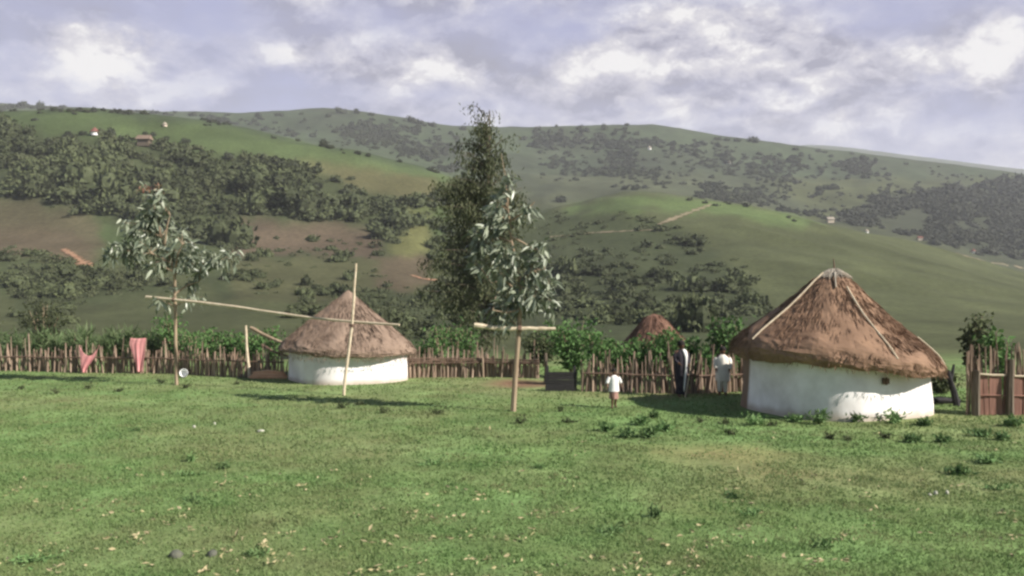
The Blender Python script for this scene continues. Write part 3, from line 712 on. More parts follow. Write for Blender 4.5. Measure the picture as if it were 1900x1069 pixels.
def fence(pts, n, hlo, hhi, rails, label, name='stick_fence', brush=140, hb=.8, stakes=STAKE, rail_r=.028):
    """pts: ground points along the line"""
    pts = np.array(pts); seg = np.r_[0, np.cumsum(np.linalg.norm(np.diff(pts, axis=0), axis=1))]
    pos = lambda s: np.array([np.interp(s * seg[-1], seg, pts[:, k]) for k in range(3)])
    t = thing(name, pos(.5), label, 'fence'); o0 = pos(.5)
    for k in range(n):
        p = pos((k + R.uniform(.1, .9)) / n) - o0
        o = link('stake', stakes[R.randrange(len(stakes))], t)
        o.location = (p[0], p[1] + R.uniform(-.07, .07), 0); h = R.uniform(hlo * .92, hhi) * (R.uniform(1.15, 1.35) if R.random() < .14 else 1) * (.8 if R.random() < .15 else 1); w = R.uniform(.6, 1.2)
        o.scale = (w, w, h); o.rotation_euler = (R.gauss(0, .05), R.gauss(0, .065), R.uniform(0, 6))
    for z, y, dz in rails:
        mb = MB(); ks = np.linspace(0, 1, 18); tube(mb, [tuple(pos(s) - o0 + np.array((0, y, z + dz * s + R.uniform(-.02, .02)))) for s in ks], [rail_r * R.uniform(.7, 1.2) for _ in ks], 6, wob=.1)
        mb.obj('rail', M['rail'], t)
    mb = MB()
    for k in range(brush):
        p = pos(R.random()) - o0; h = hb * R.uniform(.55, 1.1); l = R.gauss(0, .08)
        tube(mb, [(p[0], p[1] + .10 + R.uniform(-.04, .06), -.05), (p[0] + l * .5, p[1] + .1 + R.uniform(-.03, .03), h * .5), (p[0] + l, p[1] + .1, h)], [.03, .026, .012], 4, R.random())
    tag(mb.obj('brushwood', M['brush'], t), kind='stuff')
    return t


def line(*pp): return [floor_at(px, py) for px, py in pp]


fence(line((-60, 690), (0, 689), (150, 691), (300, 693), (430, 699), (528, 702)), 98, .88, 1.12, ((.56, -.1, .02),), 'long stick fence with pink clothes hung on it, left', brush=330, hb=.82)
fence(line((748, 702), (820, 700), (900, 700), (1000, 703)), 62, .86, 1.12, ((.62, -.1, -.04), (.70, -.09, -.05), (.52, -.11, .02)), 'low stick fence with stacked rails between small hut and gap', brush=200, hb=.72)
fence(line((1076, 727), (1150, 729), (1260, 731), (1330, 728), (1395, 725)), 78, .95, 1.32, ((.58, -.09, -.04),), 'stick fence behind the standing people', brush=160, hb=.85)

# reddish fence at the far right: boards below a rail, sticks above
g = floor_at(1862, 769.5)
rf_ = thing('board_fence', g, 'red brown board fence with tall sticks above its rail, right edge', 'fence')
xL = (1806 - 1862) / F * g[1]; xR = (1990 - 1862) / F * g[1]
x = xL + .16
while x < xR:
    w = R.uniform(.09, .16)
    mb = MB(); box(mb, (0, 0, .48), (w, .03, 1.0 + R.uniform(-.03, .05)), jit=.008); o = mb.obj('board', M['redstake'], rf_); o.location = (x + w / 2, R.uniform(-.015, .015), 0); o.rotation_euler = (0, R.gauss(0, .02), 0); x += w + .006
for px, hgt in ((1808, 1.12), (1871, 1.4)):
    mb = MB(); tube(mb, [(0, 0, -.1), (.01, 0, hgt * .5), (.05, .02, hgt)], [.11, .10, .08], 8, wob=.1); o = mb.obj('post', M['darkbark'], rf_); o.location = ((px - 1862) / F * g[1], -.05, 0)
for z, l0, l1 in ((1.03, xL + .1, .02), (.98, .25, xR), (.50, xL + .12, xR)):
    mb = MB(); tube(mb, [(l0, -.04, z), ((l0 + l1) / 2, -.045, z - .02), (l1, -.04, z - .03)], .027 if z > .6 else .018, 6, wob=.1); mb.obj('rail', M['pole'] if z > .6 else M['redstake'], rf_)
for k in range(46):
    o = link('stake', STAKE[R.randrange(7)], rf_); h = R.uniform(1.4, 1.85); o.location = (R.uniform(xL - .12, xR), .06 + R.uniform(0, .12), 0)
    o.scale = (.7, .7, h); o.rotation_euler = (R.gauss(0, .03), R.gauss(0, .05), R.uniform(0, 6)); o.active_material
# black boards added where the fence gap lies in shade
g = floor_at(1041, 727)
gp = thing('gap_shade', g, 'low black panel standing in for the shade in the stick fence gap', 'shade')
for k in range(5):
    mb = MB(); box(mb, (0, 0, 0), (.98 + R.uniform(-.03, .03), .035, .116), jit=.008); o = mb.obj('board', M['black'], gp); o.location = (0, R.uniform(-.01, .01), .07 + .12 * k); o.rotation_euler = (0, R.gauss(0, .01), 0)  # added boards, stand in for the shade in the gap
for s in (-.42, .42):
    mb = MB(); box(mb, (s, .04, .36), (.07, .045, .85), jit=.01); mb.obj('shade_batten', M['black'], gp)
P = floor_at(1012, 714)
mb = MB(); tube(mb, [(0, 0, -.1), (.03, 0, .5), (.0, .02, 1.05)], [.07, .06, .05], 7, wob=.1)
o = mb.obj('fence_post', M['darkbark']); o.location = P; tag(o, 'dark crooked post left of the black shade panel', 'post')

# ------------------------------------------------------------------ trees
def young_tree(base, trunk, limbs, clusters, label, leafL, reds=(), seed=1):
    """trunk, limbs: photo positions at the tree's own distance, with a depth offset; clusters of big leaves on twigs"""
    rg = np.random.default_rng(seed); Y = base[1]
    t = thing('young_tree', base, label, 'tree')
    loc = lambda px, py, d=0: tuple((at(px, py, Y) + np.array((0, d, 0))) - base)
    mb = MB(); pts = [loc(*p[:2], 0) for p in trunk]; pts[0] = (0, 0, -.1)
    tube(mb, pts, [p[2] for p in trunk], 8, wob=.05)
    for lm in limbs: tube(mb, [loc(*p[:3]) for p in lm], np.linspace(.035, .012, len(lm)), 6)
    lf = MB(); top = MB()
    tp = np.array(pts)
    allp = np.concatenate([tp] + [np.array([loc(*p[:3]) for p in lm]) for lm in limbs])
    for (px, py, rx, ry, n) in clusters:
        c = np.array(loc(px, py)); rx_, rz_ = rx / F * Y, ry / F * Y
        nt = max(3, n // 8)
        dp = rg.normal(0, 1, (nt, 3)); dp /= np.maximum(1, np.linalg.norm(dp, axis=1, keepdims=True) / 1.25)
        tips = c + dp * np.array((rx_, max(rx_, .4) * .9, rz_)) * .85
        for tip in tips:
            j = np.argmin(np.linalg.norm(allp - tip, axis=1) + np.maximum(0, allp[:, 2] - tip[2] + .1) * 1.5); a = allp[j]
            mid = (a + tip) / 2 + np.array((0, 0, .08))
            tube(mb, [tuple(a), tuple(mid), tuple(tip)], [.013, .010, .005], 4)
            k = 13; f = rg.uniform(.45, 1.08, k)[:, None]
            P = np.where(f < .5, a + (mid - a) * f * 2, mid + (tip - mid) * (f - .5) * 2) + rg.normal(0, .085, (k, 3))
            D = unit(k, rg) * .8 + np.array((0, 0, -.55)) + (tip - a) / (np.linalg.norm(tip - a) + .01) * .5
            curved(lf, P, D, leafL * rg.uniform(.5, 1.3, k), leafL * .36 * rg.uniform(.6, 1.2, k), rg.beta(.9, 1.7, k), rg)
    for (px, py, rx, ry, n) in reds:
        c = np.array(loc(px, py)); P = c + rg.normal(0, .5, (n, 3)) * np.array((rx / F * Y, rx / F * Y, ry / F * Y))
        D = unit(n, rg) * .6 + np.array((0, 0, .7)); leaves(top, P, D, leafL * .45, leafL * .16, rg.random(n), .2, rng=rg)
    mb.obj('trunk', M['bark'], t); lf.obj('crown', M['youngleaf'], t)
    if reds: top.obj('new_shoot', M['redleaf'], t)
    return t


young_tree(floor_at(328, 715), [(328, 715, .062), (326, 640, .052), (325, 570, .05), (324, 510, .046), (318, 488, .036), (306, 455, .026), (292, 410, .02), (282, 365, .012)],
           [[(324, 510, 0), (352, 490, .1), (390, 488, .2), (425, 482, .2)], [(318, 488, 0), (285, 470, -.2), (245, 475, -.2), (212, 482, -.1)], [(300, 440, 0), (268, 425, .2), (240, 415, .3)],
            [(325, 545, 0), (345, 530, .1), (368, 522, .1)], [(324, 505, 0), (335, 470, -.2), (345, 455, -.3)], [(306, 455, 0), (312, 420, -.1), (318, 400, -.1)]],
           [(283, 375, 26, 22, 90), (262, 412, 34, 22, 100), (300, 425, 34, 26, 110), (248, 452, 34, 22, 105), (225, 476, 24, 16, 60), (275, 478, 34, 20, 80), (345, 465, 30, 18, 70), (378, 480, 26, 18, 50), (412, 482, 26, 17, 75), (350, 505, 22, 20, 40), (352, 540, 28, 16, 55), (300, 400, 20, 25, 40), (298, 563, 12, 6, 12), (318, 480, 30, 16, 55)],
           'slender young tree with big grey green leaves, left of the small hut', .29, [(278, 354, 24, 9, 60)], 4)
young_tree(floor_at(952, 763), [(952, 763, .075), (956, 700, .066), (963, 610, .06), (966, 560, .056), (966, 525, .05), (958, 490, .034), (948, 440, .026), (943, 390, .02), (938, 330, .012), (930, 285, .007)],
           [[(966, 530, 0), (985, 505, -.2), (1010, 500, -.3)], [(966, 545, 0), (935, 520, -.2), (912, 525, -.3)], [(950, 450, 0), (925, 440, .1), (900, 450, .2)], [(946, 410, 0), (972, 395, -.1), (992, 375, -.1)], [(948, 440, 0), (970, 450, 0), (1000, 468, .1)], [(963, 575, 0), (940, 580, -.2), (915, 575, -.3)], [(966, 560, 0), (990, 550, -.1), (1010, 560, -.1)]],
           [(940, 520, 36, 22, 90), (1000, 520, 24, 24, 80), (985, 490, 26, 18, 55), (915, 450, 32, 24, 75), (960, 470, 30, 22, 60), (990, 462, 20, 12, 30), (975, 392, 22, 22, 45), (925, 395, 28, 22, 55), (938, 345, 22, 20, 32), (908, 573, 12, 18, 26), (945, 580, 26, 18, 60), (1002, 560, 20, 26, 55), (975, 555, 26, 16, 40), (920, 415, 24, 20, 40), (938, 600, 16, 8, 20), (892, 470, 24, 20, 46), (886, 430, 18, 18, 28), (908, 500, 22, 18, 36)],
           'young tree with pale bare trunk and short bar tied across it, centre', .28, (), 9)


def tall_tree():
    rg = np.random.default_rng(77); Y = 46.; x0 = (900 - 950) / F * Y; zb = ground_z(x0, Y)[0]
    t = thing('tall_tree', (x0, Y, zb), 'tall dark drooping tree rising above the skyline behind the centre fence', 'tree')
    L = lambda px, py, d=0: np.array(((px - 888) / F * Y, d, CH - (py - CY) / F * Y - zb))
    mb = MB(); tr = [(888, 690, .2), (886, 600, .17), (890, 500, .13), (892, 400, .10), (894, 320, .07), (896, 250, .04), (897, 204, .012)]
    tp = [L(a, b) for a, b, _ in tr]; tube(mb, [tuple(p) for p in tp], [r for *_, r in tr], 8)
    tips = []
    spec = [(585, 70, 24), (555, 92, 36), (515, 98, 46), (475, 92, 46), (435, 84, 42), (395, 78, 40), (355, 70, 34), (315, 62, 26), (280, 52, 17), (252, 46, 12), (230, 37, 9), (212, 28, 7)]
    for py, w, n in spec:
        for k in range(int(n * .82)):
            a = rg.uniform(0, 6.283); ln = w * rg.uniform(.22, 1.28) / F * Y; y0 = py + rg.normal(0, 16)
            s = L(892, y0 + 28 * rg.uniform(.5, 1.5)); off = -12 if py > 380 else (-6 if py > 290 else 0)
            e = L(888 + off, y0) + np.array((math.cos(a) * ln, math.sin(a) * ln, 0))
            s[2] = min(s[2], tp[-1][2] - .2); m_ = (s + e) / 2 + np.array((0, 0, .25)); tube(mb, [tuple(s), tuple(m_), tuple(e)], [.03, .02, .007], 4); tips.append((s, m_, e, py))
    lf = MB()
    for s, m_, e, py in tips:
        k = int(rg.integers(85, 125)) if py > 330 else int(rg.integers(34, 60))
        f = (rg.uniform(.3, 1.08, k) ** (.7 if py > 330 else 1.))[:, None]
        P = np.where(f < .5, s + (m_ - s) * f * 2, m_ + (e - m_) * (f - .5) * 2) + rg.normal(0, .20, (k, 3)); P[:, 2] -= rg.uniform(0, .4, k)
        D = unit(k, rg) * .6 + np.array((0, 0, -.75))
        leaves(lf, P, D, rg.uniform(.14, .32, k), rg.uniform(.055, .095, k), np.clip(rg.beta(1.4, 1.8, k) + rg.normal(0, .1), 0, 1), .15, rng=rg)
    mb.obj('trunk', M['darkbark'], t); lf.obj('crown', M['darkleaf'], t)


tall_tree()


# leafy plants behind the fences
def shrub(px, ytop, Y, wpx, label, group, kind='shrub', leaf=.16, dens=1., name='shrub', m=None):
    rg = np.random.default_rng(R.randrange(10 ** 6)); x = (px - 950) / F * Y; z0 = ground_z(x, Y)[0]
    h = CH - (ytop - CY) / F * Y - z0; r = wpx / F * Y / 2
    t = thing(name, (x, Y, z0), label, 'shrub' if name == 'shrub' else 'plant', group)
    mb = MB(); lf = MB(); ns = max(3, int(5 * dens))
    for k in range(ns):
        a = rg.uniform(0, 6.28); e = np.array((math.cos(a) * r * rg.uniform(.2, .8), math.sin(a) * r * rg.uniform(.2, .8), h * rg.uniform(.7, .98)))
        tube(mb, [(0, 0, -.05), tuple(e * .5 + np.array((0, 0, h * .1))), tuple(e)], [.03, .022, .008], 5)
        n = int(70 * dens)
        f = rg.uniform(.25, 1.02, n)[:, None]; P = e * f + rg.normal(0, .42, (n, 3)) * np.array((r, r, r * .6)) * np.minimum(f, .9)
        P[:, 2] = np.clip(P[:, 2], .1, h)
        if kind == 'maize':
            D = unit(n, rg) * .5 + np.array((0, 0, .5)); leaves(lf, P, D, rg.uniform(.3, .6, n), rg.uniform(.04, .07, n), rg.beta(1.5, 1.5, n), .2, rng=rg)
        else:
            D = unit(n, rg) + np.array((0, 0, -.1)); leaves(lf, P, D, leaf * rg.uniform(.7, 1.3, n), leaf * .6 * rg.uniform(.7, 1.3, n), rg.beta(1.4, 1.8, n), .2, rng=rg)
    mb.obj('stem', M['bark'], t); lf.obj('foliage', m or M['shrub' if kind == 'shrub' else 'maize'], t)


for px in range(-20, 330, 17):
    shrub(px + R.uniform(-8, 8), R.uniform(612, 638), R.uniform(36.3, 38.5), 38, 'leafy crop plant growing just behind the left stick fence', 'crop plants behind the left fence', 'maize', dens=.8, name='crop_plant')
for px in range(340, 530, 19):
    shrub(px + R.uniform(-8, 8), R.uniform(605, 630), R.uniform(35, 37.5), 44, 'bright green shrub behind the fence left of the small hut', 'shrubs left of the small hut', dens=1.0)
shrub(318, 580, 36.5, 52, 'bright green shrub right behind the left young tree trunk', None, dens=1.2)
shrub(80, 560, 42, 84, 'dark spreading shrub behind the left end of the fence', None, dens=2, m=M['bush'])
for px, yt in ((795, 628), (818, 600), (845, 585), (868, 605), (780, 640)):
    shrub(px, yt, R.uniform(34, 37), 52, 'green shrub right of the small hut roof', 'shrubs right of the small hut', dens=.9)
shrub(1062, 592, 31.5, 84, 'bright green broad shrub above the black shade panel', None, dens=2.2)
shrub(1010, 615, 36, 70, 'dark shrub left of the black shade panel', None, dens=2, m=M['bush'])
for px, yt in ((1108, 620), (1124, 640), (1142, 632), (1160, 642), (1178, 632), (1196, 640), (1215, 628), (1232, 616), (1250, 612), (1268, 622), (1286, 628), (1304, 640), (1322, 630), (1338, 640), (1375, 640)):
    shrub(px + R.uniform(-5, 5), yt + R.uniform(-6, 6), R.uniform(28.5, 30.5), 46, 'green leafy shrub behind the fence of the standing people', 'shrubs behind the people', dens=1.35)
shrub(1352, 590, 29, 62, 'tall leafy shrub left of the large hut roof', None, dens=1.8, leaf=.2)
shrub(1748, 694, 27, 66, 'dark shaded shrub showing low behind the right edge of the large hut', None, dens=1.4, m=M['bush'])  # dark leaf colour carries the shade behind the hut
shrub(1808, 578, 25.5, 40, 'dark upright shrub behind the end of the red brown fence', None, dens=2.0, m=M['bush'])
shrub(1850, 598, 24.5, 50, 'broad leaved shrub above the red brown fence', None, dens=1.1, leaf=.22)

# ------------------------------------------------------------------ poles
def pole(name, pts, rad, label, m=M['pole'], cat='pole', lash=()):
    mb = MB(); pts = [np.array(p) for p in pts]; o0 = pts[0]; v = pts[-1] - pts[0]; ln = np.linalg.norm(v); ph = R.uniform(0, 6)
    side = np.cross(v / ln, (0, 1, .0)); side = side / (np.linalg.norm(side) + 1e-6); am = min(.035, ln * .006)
    P = lambda f: v * f + side * am * (math.sin(f * 7.3 + ph) - math.sin(ph) * (1 - f) - math.sin(7.3 + ph) * f) + np.array((0, 0, -.05 * math.sin(math.pi * f))) * (abs(v[2]) < ln * .3)
    q = [tuple(P(f) + side * R.uniform(-.004, .004)) for f in np.linspace(0, 1, 22)]
    tube(mb, q, [rad * (1.12 - .35 * f) * R.uniform(.92, 1.08) for f in np.linspace(0, 1, 22)], 8, wob=.06)
    o = mb.obj(name, m); o.location = Vector(o0)
    for f in lash:                                     # rope wound round the joint
        mb = MB(); c = P(f); d = v / ln; a_ = np.cross(d, (0, 1, 0)); a_ /= np.linalg.norm(a_); b_ = np.cross(d, a_)
        tube(mb, [tuple(c + d * .09 * (k / 40 - .5) + (a_ * math.cos(k * .9) + b_ * math.sin(k * .9)) * rad * 1.25) for k in range(41)], .011, 5)
        mb.obj('lashing', M['rail'], o)
    return tag(o, label, cat)


a = floor_at(637, 733); Yp = a[1]
pole('wooden_pole', [a - np.array((0, 0, .15)), at(661, 489, Yp + .12)], .042, 'thin pale pole standing upright before the small hut', lash=(.545,))
Yt = floor_at(328, 715)[1]
pole('wooden_crossbar', [at(271, 551, Yt - .10 + .1), at(741, 603, Yp - .18)], .045, 'long pale pole lashed level from the left young tree past the upright pole', lash=(.12,))
Ym = floor_at(952, 763)[1]
pole('wooden_crossbar', [at(880, 603, Ym - .12), at(1031, 610, Ym - .13)], .058, 'short thick pale bar fixed across the centre tree trunk', lash=(.56,))
a = floor_at(463, 701)
pole('wooden_post', [a - np.array((0, 0, .1)), at(456, 604, a[1])], .05, 'bare post ending the left fence beside the orange heap')
pole('slanting_plank', [at(465, 608, a[1] + .3), at(548, 648, a[1] - .4)], .06, 'rough plank slanting from the post to the small hut eave', M['bark'], 'plank')
pole('slanting_plank', [at(486, 640, a[1] + .6), at(540, 662, a[1] - .2)], .045, 'lower stick slanting under the plank beside the small hut', M['rail'], 'stick')
a = floor_at(1794, 758)
mb = MB(); tube(mb, [(0, 0, -.1), (-.04, .1, .35), (-.13, .15, .7), (-.15, .2, .95)], [.10, .085, .07, .05], 8, wob=.1); tube(mb, [(-.13, .15, .66), (-.04, .2, .85), (.03, .25, 1.1)], [.06, .045, .03], 6)
o = mb.obj('dead_trunk', M['black']); o.location = a + np.array((0, .5, 0)); tag(o, 'dark bent dead trunk between large hut and red brown fence', 'trunk')
a = floor_at(1750, 750)
mb = MB(); tube(mb, [(-.55, 0, .08), (0, .05, .09), (.5, .1, .07)], [.09, .095, .07], 8, wob=.1); o = mb.obj('log', M['black']); o.location = a; tag(o, 'dark log lying on the grass right of the large hut', 'log')

# orange heap of reeds by the hut
a = floor_at(500, 701.5); mb = MB()
for k in range(150):
    z = R.uniform(.02, .26) ; w = .62 - z * .7; x = R.uniform(-.1, .1); y = R.uniform(-.22, .22) * (1 - z * 2)
    tube(mb, [(x - w, y, z * .9), (x, y + .02, z + R.uniform(-.01, .02)), (x + w, y, z * .9)], [.012, .02, .012], 5, R.random())
o = mb.obj('reed_bundle', M['reed']); o.location = a + np.array((0, -.15, 0)); tag(o, 'flat orange heap of reeds beside the small hut', 'reeds')

# white bucket by the tree
a = floor_at(342, 700)
t = thing('bucket', a + np.array((0, 0, .14)), 'small white bucket tipped towards us beside the left tree trunk', 'bucket')
mb = MB(); n = 20; th = np.linspace(0, 2 * np.pi, n, endpoint=False); rings = [(.0, .13), (.11, .13), (.125, 0), (.14, -.14), (.15, -.145), (.135, -.14), (.115, 0), (.10, .10), (.0, .11)]
V = np.concatenate([np.stack([r * np.cos(th), np.full(n, y), r * np.sin(th)], 1) for r, y in rings]); mb.add(V, [[[i * n + j, i * n + (j + 1) % n, (i + 1) * n + (j + 1) % n, (i + 1) * n + j] for i in range(8) for j in range(n)]])
mb.obj('body', M['plastic'], t, smooth=True); t.rotation_euler = (math.radians(-12), 0, .2)
mb = MB(); tube(mb, [(.145 * math.cos(q), -.15 - .02 * math.sin(q), .145 * math.sin(q) - .0) for q in np.linspace(3.3, 6.1, 10)], .006, 5); mb.obj('handle', M['black'], t)


# pink clothes on the fence
def cloth(name, rows, Y, label, seed):
    """rows: photo (left x, right x, y, sag) from top to bottom"""
    rg = np.random.default_rng(seed); nu = 26; rr = np.array(rows, float); s = np.linspace(0, len(rr) - 1, 24)
    r = np.stack([np.interp(s, np.arange(len(rr)), rr[:, k]) for k in range(4)], 1); V = []
    o0 = at((r[0, 0] + r[0, 1]) / 2, r[-1, 2], Y)
    for j, (a, b, y, sg) in enumerate(r):
        u = np.linspace(0, 1, nu); px = a + (b - a) * u; py = y + sg * 4 * u * (1 - u)
        yy = Y - .12 + .022 * np.sin(u * 9 + j * .10) * (.3 + j / 24) + .008 * np.sin(u * 21 + j * .2)
        V.append(np.stack([(px - 950) / F * Y, yy, CH - (py - CY) / F * Y], 1) - o0)
    mb = MB(); V = np.concatenate(V); q = [[i * nu + j, i * nu + j + 1, (i + 1) * nu + j + 1, (i + 1) * nu + j] for i in range(23) for j in range(nu - 1)]
    mb.add(V, [q]); o = mb.obj(name, M['pink'], smooth=True); o.location = Vector(o0); md = o.modifiers.new('thickness', 'SOLIDIFY'); md.thickness = .008
    return tag(o, label, 'cloth')


cloth('pink_cloth', [(149, 187, 640, 20), (150, 184, 648, 18), (151, 180, 660, 12), (152, 172, 672, 7), (153, 166, 682, 3), (156, 163, 691, 0)], 33.4, 'pink cloth hung by two corners in a V on the left fence', 1)
cloth('pink_cloth', [(245, 273, 627, 1), (242, 272, 638, 1), (246, 271, 652, 1), (250, 270, 664, 1), (254, 268, 676, 1), (256, 267, 689, 1)], 33.2, 'pink cloth hanging straight down from the fence near the young tree', 2)


# ------------------------------------------------------------------ people
def person(loc, H, label, rz, arms, legs, lean=0):
    t = thing('person', loc, label, 'person', None, rz)
    V = []; E = []; RAD = []

    def v(p, r, par=None):
        V.append((p[0] * H, p[1] * H, p[2] * H)); RAD.append(r * H)
        if par is not None: E.append((par, len(V) - 1))
        return len(V) - 1
    pel = v((0, 0, .52), .072); sp = v((0, .0, .60), .066, pel); ch = v((0, lean * .4, .71), .075, sp); st = v((0, lean * .7, .79), .062, ch)
    nk = v((0, lean, .835), .030, st); h0 = v((0, lean - .008, .872), .042, nk); h1 = v((0, lean - .006, .915), .058, h0); h2 = v((0, lean - .002, .96), .05, h1)
    v((0, lean - .068, .908), .010, h1)                                 # nose
    for s in (-1, 1): v((s * .061, lean, .91), .012, h1)                  # ears
    for s, (el, wr) in zip((-1, 1), arms):
        sh = v((s * .105, lean * .7, .785), .040, st); e = v(el, .027, sh); w = v(wr, .018, e)
        d = np.array(wr) - np.array(el); d = d / np.linalg.norm(d); palm = np.array(wr) + d * .035; pm = v(tuple(palm), .019, w)
        side = np.cross(d, (0, 1, 0)); side = side / (np.linalg.norm(side) + 1e-6)
        for q, ln in ((-1.5, .036), (-.5, .044), (.5, .046), (1.5, .04)):
            a = palm + np.array((0, q * .0095, 0)) + d * .02; k = v(tuple(a), .0062, pm); b_ = a + d * ln * .55 + np.array((0, -.004, 0)); k = v(tuple(b_), .0058, k); v(tuple(b_ + d * ln * .4 + side * .006 * s), .0048, k)
        th = np.array(wr) + d * .015 + np.array((0, -.02, 0)); k = v(tuple(th), .007, w); v(tuple(th + d * .025 + np.array((0, -.012, 0))), .006, k)
    for s, (kn, an) in zip((-1, 1), legs):
        hp = v((s * .05, 0, .49), .058, pel); k = v(kn, .040, hp); a = v(an, .024, k); f = v((an[0] + s * .006, an[1] - .05, max(.018, an[2] - .032)), .022, a); v((an[0] + s * .01, an[1] - .10, max(.014, an[2] - .036)), .016, f); v((an[0], an[1] + .025, max(.018, an[2] - .03)), .02, a)
    me = bpy.data.meshes.new('body_skeleton'); me.from_pydata(V, E, []); o = link('body_skeleton', me)
    o.modifiers.new('skin', 'SKIN'); o.modifiers.new('sub', 'SUBSURF').levels = 2
    for i, d in enumerate(me.skin_vertices[0].data): d.radius = (RAD[i], RAD[i]); d.use_root = (i == 0)
    dg = bpy.context.evaluated_depsgraph_get(); bm = bpy.data.meshes.new_from_object(o.evaluated_get(dg)); bm.name = 'body'
    bpy.data.objects.remove(o); bm.materials.clear(); bm.materials.append(M['skin'])
    bm.polygons.foreach_set('use_smooth', np.ones(len(bm.polygons), bool)); link('body', bm, t)
    for s in (-1, 1):
        mb = MB(); tube(mb, [(s * .022 * H, (lean - .058) * H, .918 * H), (s * .022 * H, (lean - .064) * H, .918 * H)], .008 * H, 8); mb.obj('eye', M['eye'], t)
    return t


def loft(mb, rings, n=28, wave=0, freq=7, seed=0):
    """rings of (centre, rx, ry)"""
    th = np.linspace(0, 2 * np.pi, n, endpoint=False); V = []
    for j, (c, rx, ry) in enumerate(rings):
        w = 1 + wave * (j / max(1, len(rings) - 1)) * np.sin(th * freq + seed + j * .3)
        V.append(np.stack([c[0] + rx * w * np.cos(th), c[1] + ry * w * np.sin(th), np.full(n, c[2])], 1))
    mb.add(np.concatenate(V), [[[i * n + j, i * n + (j + 1) % n, (i + 1) * n + (j + 1) % n, (i + 1) * n + j] for i in range(len(rings) - 1) for j in range(n)]])


def sleeve(mb, a, b_, c, r0, r1, H):
    tube(mb, [tuple(np.array(p) * H) for p in (a, b_, c)], [r0 * H, (r0 + r1) / 2 * H, r1 * H], 12)


def garment(t, name, mb, m): o = mb.obj(name, m, t, smooth=True); md = o.modifiers.new('sub', 'SUBSURF'); md.levels = md.render_levels = 1; return o


def hair(t, H, lean, m=M['hair'], name='hair', big=1.0):
    mb = MB(); R_ = .064 * big; rings = [((0, (lean + .006) * H, z * H), r * R_ / .064 * H, r * 1.08 * R_ / .064 * H) for z, r in ((.905, .058), (.925, .068), (.95, .070), (.975, .060), (.995, .040), (1.004, .010))]
    loft(mb, rings, 20, .03, 9); return garment(t, name, mb, m)


# child
a = floor_at(1139, 757); H = 1.06
arms = (((-.175, .0, .665), (-.185, -.06, .55)), ((.175, .04, .665), (.195, .0, .55)))
t = person(a, H, 'small child in white shirt and rust skirt walking on the grass', .15, arms, (((-.055, -.07, .28), (-.06, -.05, .045)), ((.06, .03, .27), (.065, .11, .06))))
mb = MB(); loft(mb, [((0, 0, z * H), rx * H, ry * H) for z, rx, ry in ((.42, .135, .105), (.50, .128, .10), (.62, .115, .09), (.72, .118, .092), (.785, .115, .08), (.815, .075, .06), (.83, .045, .045))], wave=-.02)
for s, (e, w) in zip((-1, 1), arms): sleeve(mb, (s * .10, 0, .78), e, tuple(np.array(e) * .55 + np.array(w) * .45), .055, .045, H)
garment(t, 'shirt', mb, M['white'])
mb = MB(); loft(mb, [((0, 0, z * H), rx * H, ry * H) for z, rx, ry in ((.47, .11, .09), (.38, .112, .10), (.30, .116, .108), (.235, .12, .115))], wave=.12); garment(t, 'skirt', mb, M['browncloth']); hair(t, H, 0)

# person in the dark cloak
a = floor_at(1264, 736); H = 1.66
arms = (((-.125, .0, .64), (-.09, -.08, .60)), ((.13, -.02, .64), (.09, -.11, .58)))
t = person(a, H, 'person wrapped in a long dark cloak over white, standing at the fence', .25, arms, (((-.05, -.01, .28), (-.05, .0, .045)), ((.05, -.01, .28), (.055, .01, .045))))
mb = MB(); loft(mb, [((0, 0, z * H), rx * H, ry * H) for z, rx, ry in ((.05, .098, .085), (.2, .102, .092), (.4, .115, .10), (.55, .128, .108), (.68, .138, .108), (.77, .132, .095), (.815, .085, .07), (.84, .05, .05))], 36, .05, 9)
for s, (e, w) in zip((-1, 1), arms): sleeve(mb, (s * .11, 0, .77), e, w, .06, .04, H)
garment(t, 'cloak', mb, M['darkcloth'])
mb = MB(); V = []
for z, x, w, y in ((.845, .015, .028, -.062), (.80, .03, .036, -.092), (.74, .04, .03, -.112), (.66, .042, .015, -.126), (.5, .034, .014, -.126), (.3, .018, .013, -.113), (.1, .004, .011, -.104)):
    V += [((x - w) * H, (y + .006) * H, z * H), (x * H, (y - .012) * H, z * H), ((x + w) * H, (y + .004) * H, z * H)]
mb.add(V, [[[i * 3 + j, i * 3 + j + 1, i * 3 + j + 4, i * 3 + j + 3] for i in range(6) for j in range(2)]]); o = garment(t, 'white_scarf', mb, M['white']); o.modifiers.new('thickness', 'SOLIDIFY').thickness = .012
hair(t, H, 0, big=1.05)
q = np.array((a[0] + .10 * H + .06, a[1] - .13 * H - .02, 0))
pole('walking_stick', [q + np.array((-.17, -.05, 0)), q + np.array((.05, .02, 1.25))], .015, 'thin pale stick held upright by the person in the dark cloak', cat='stick')

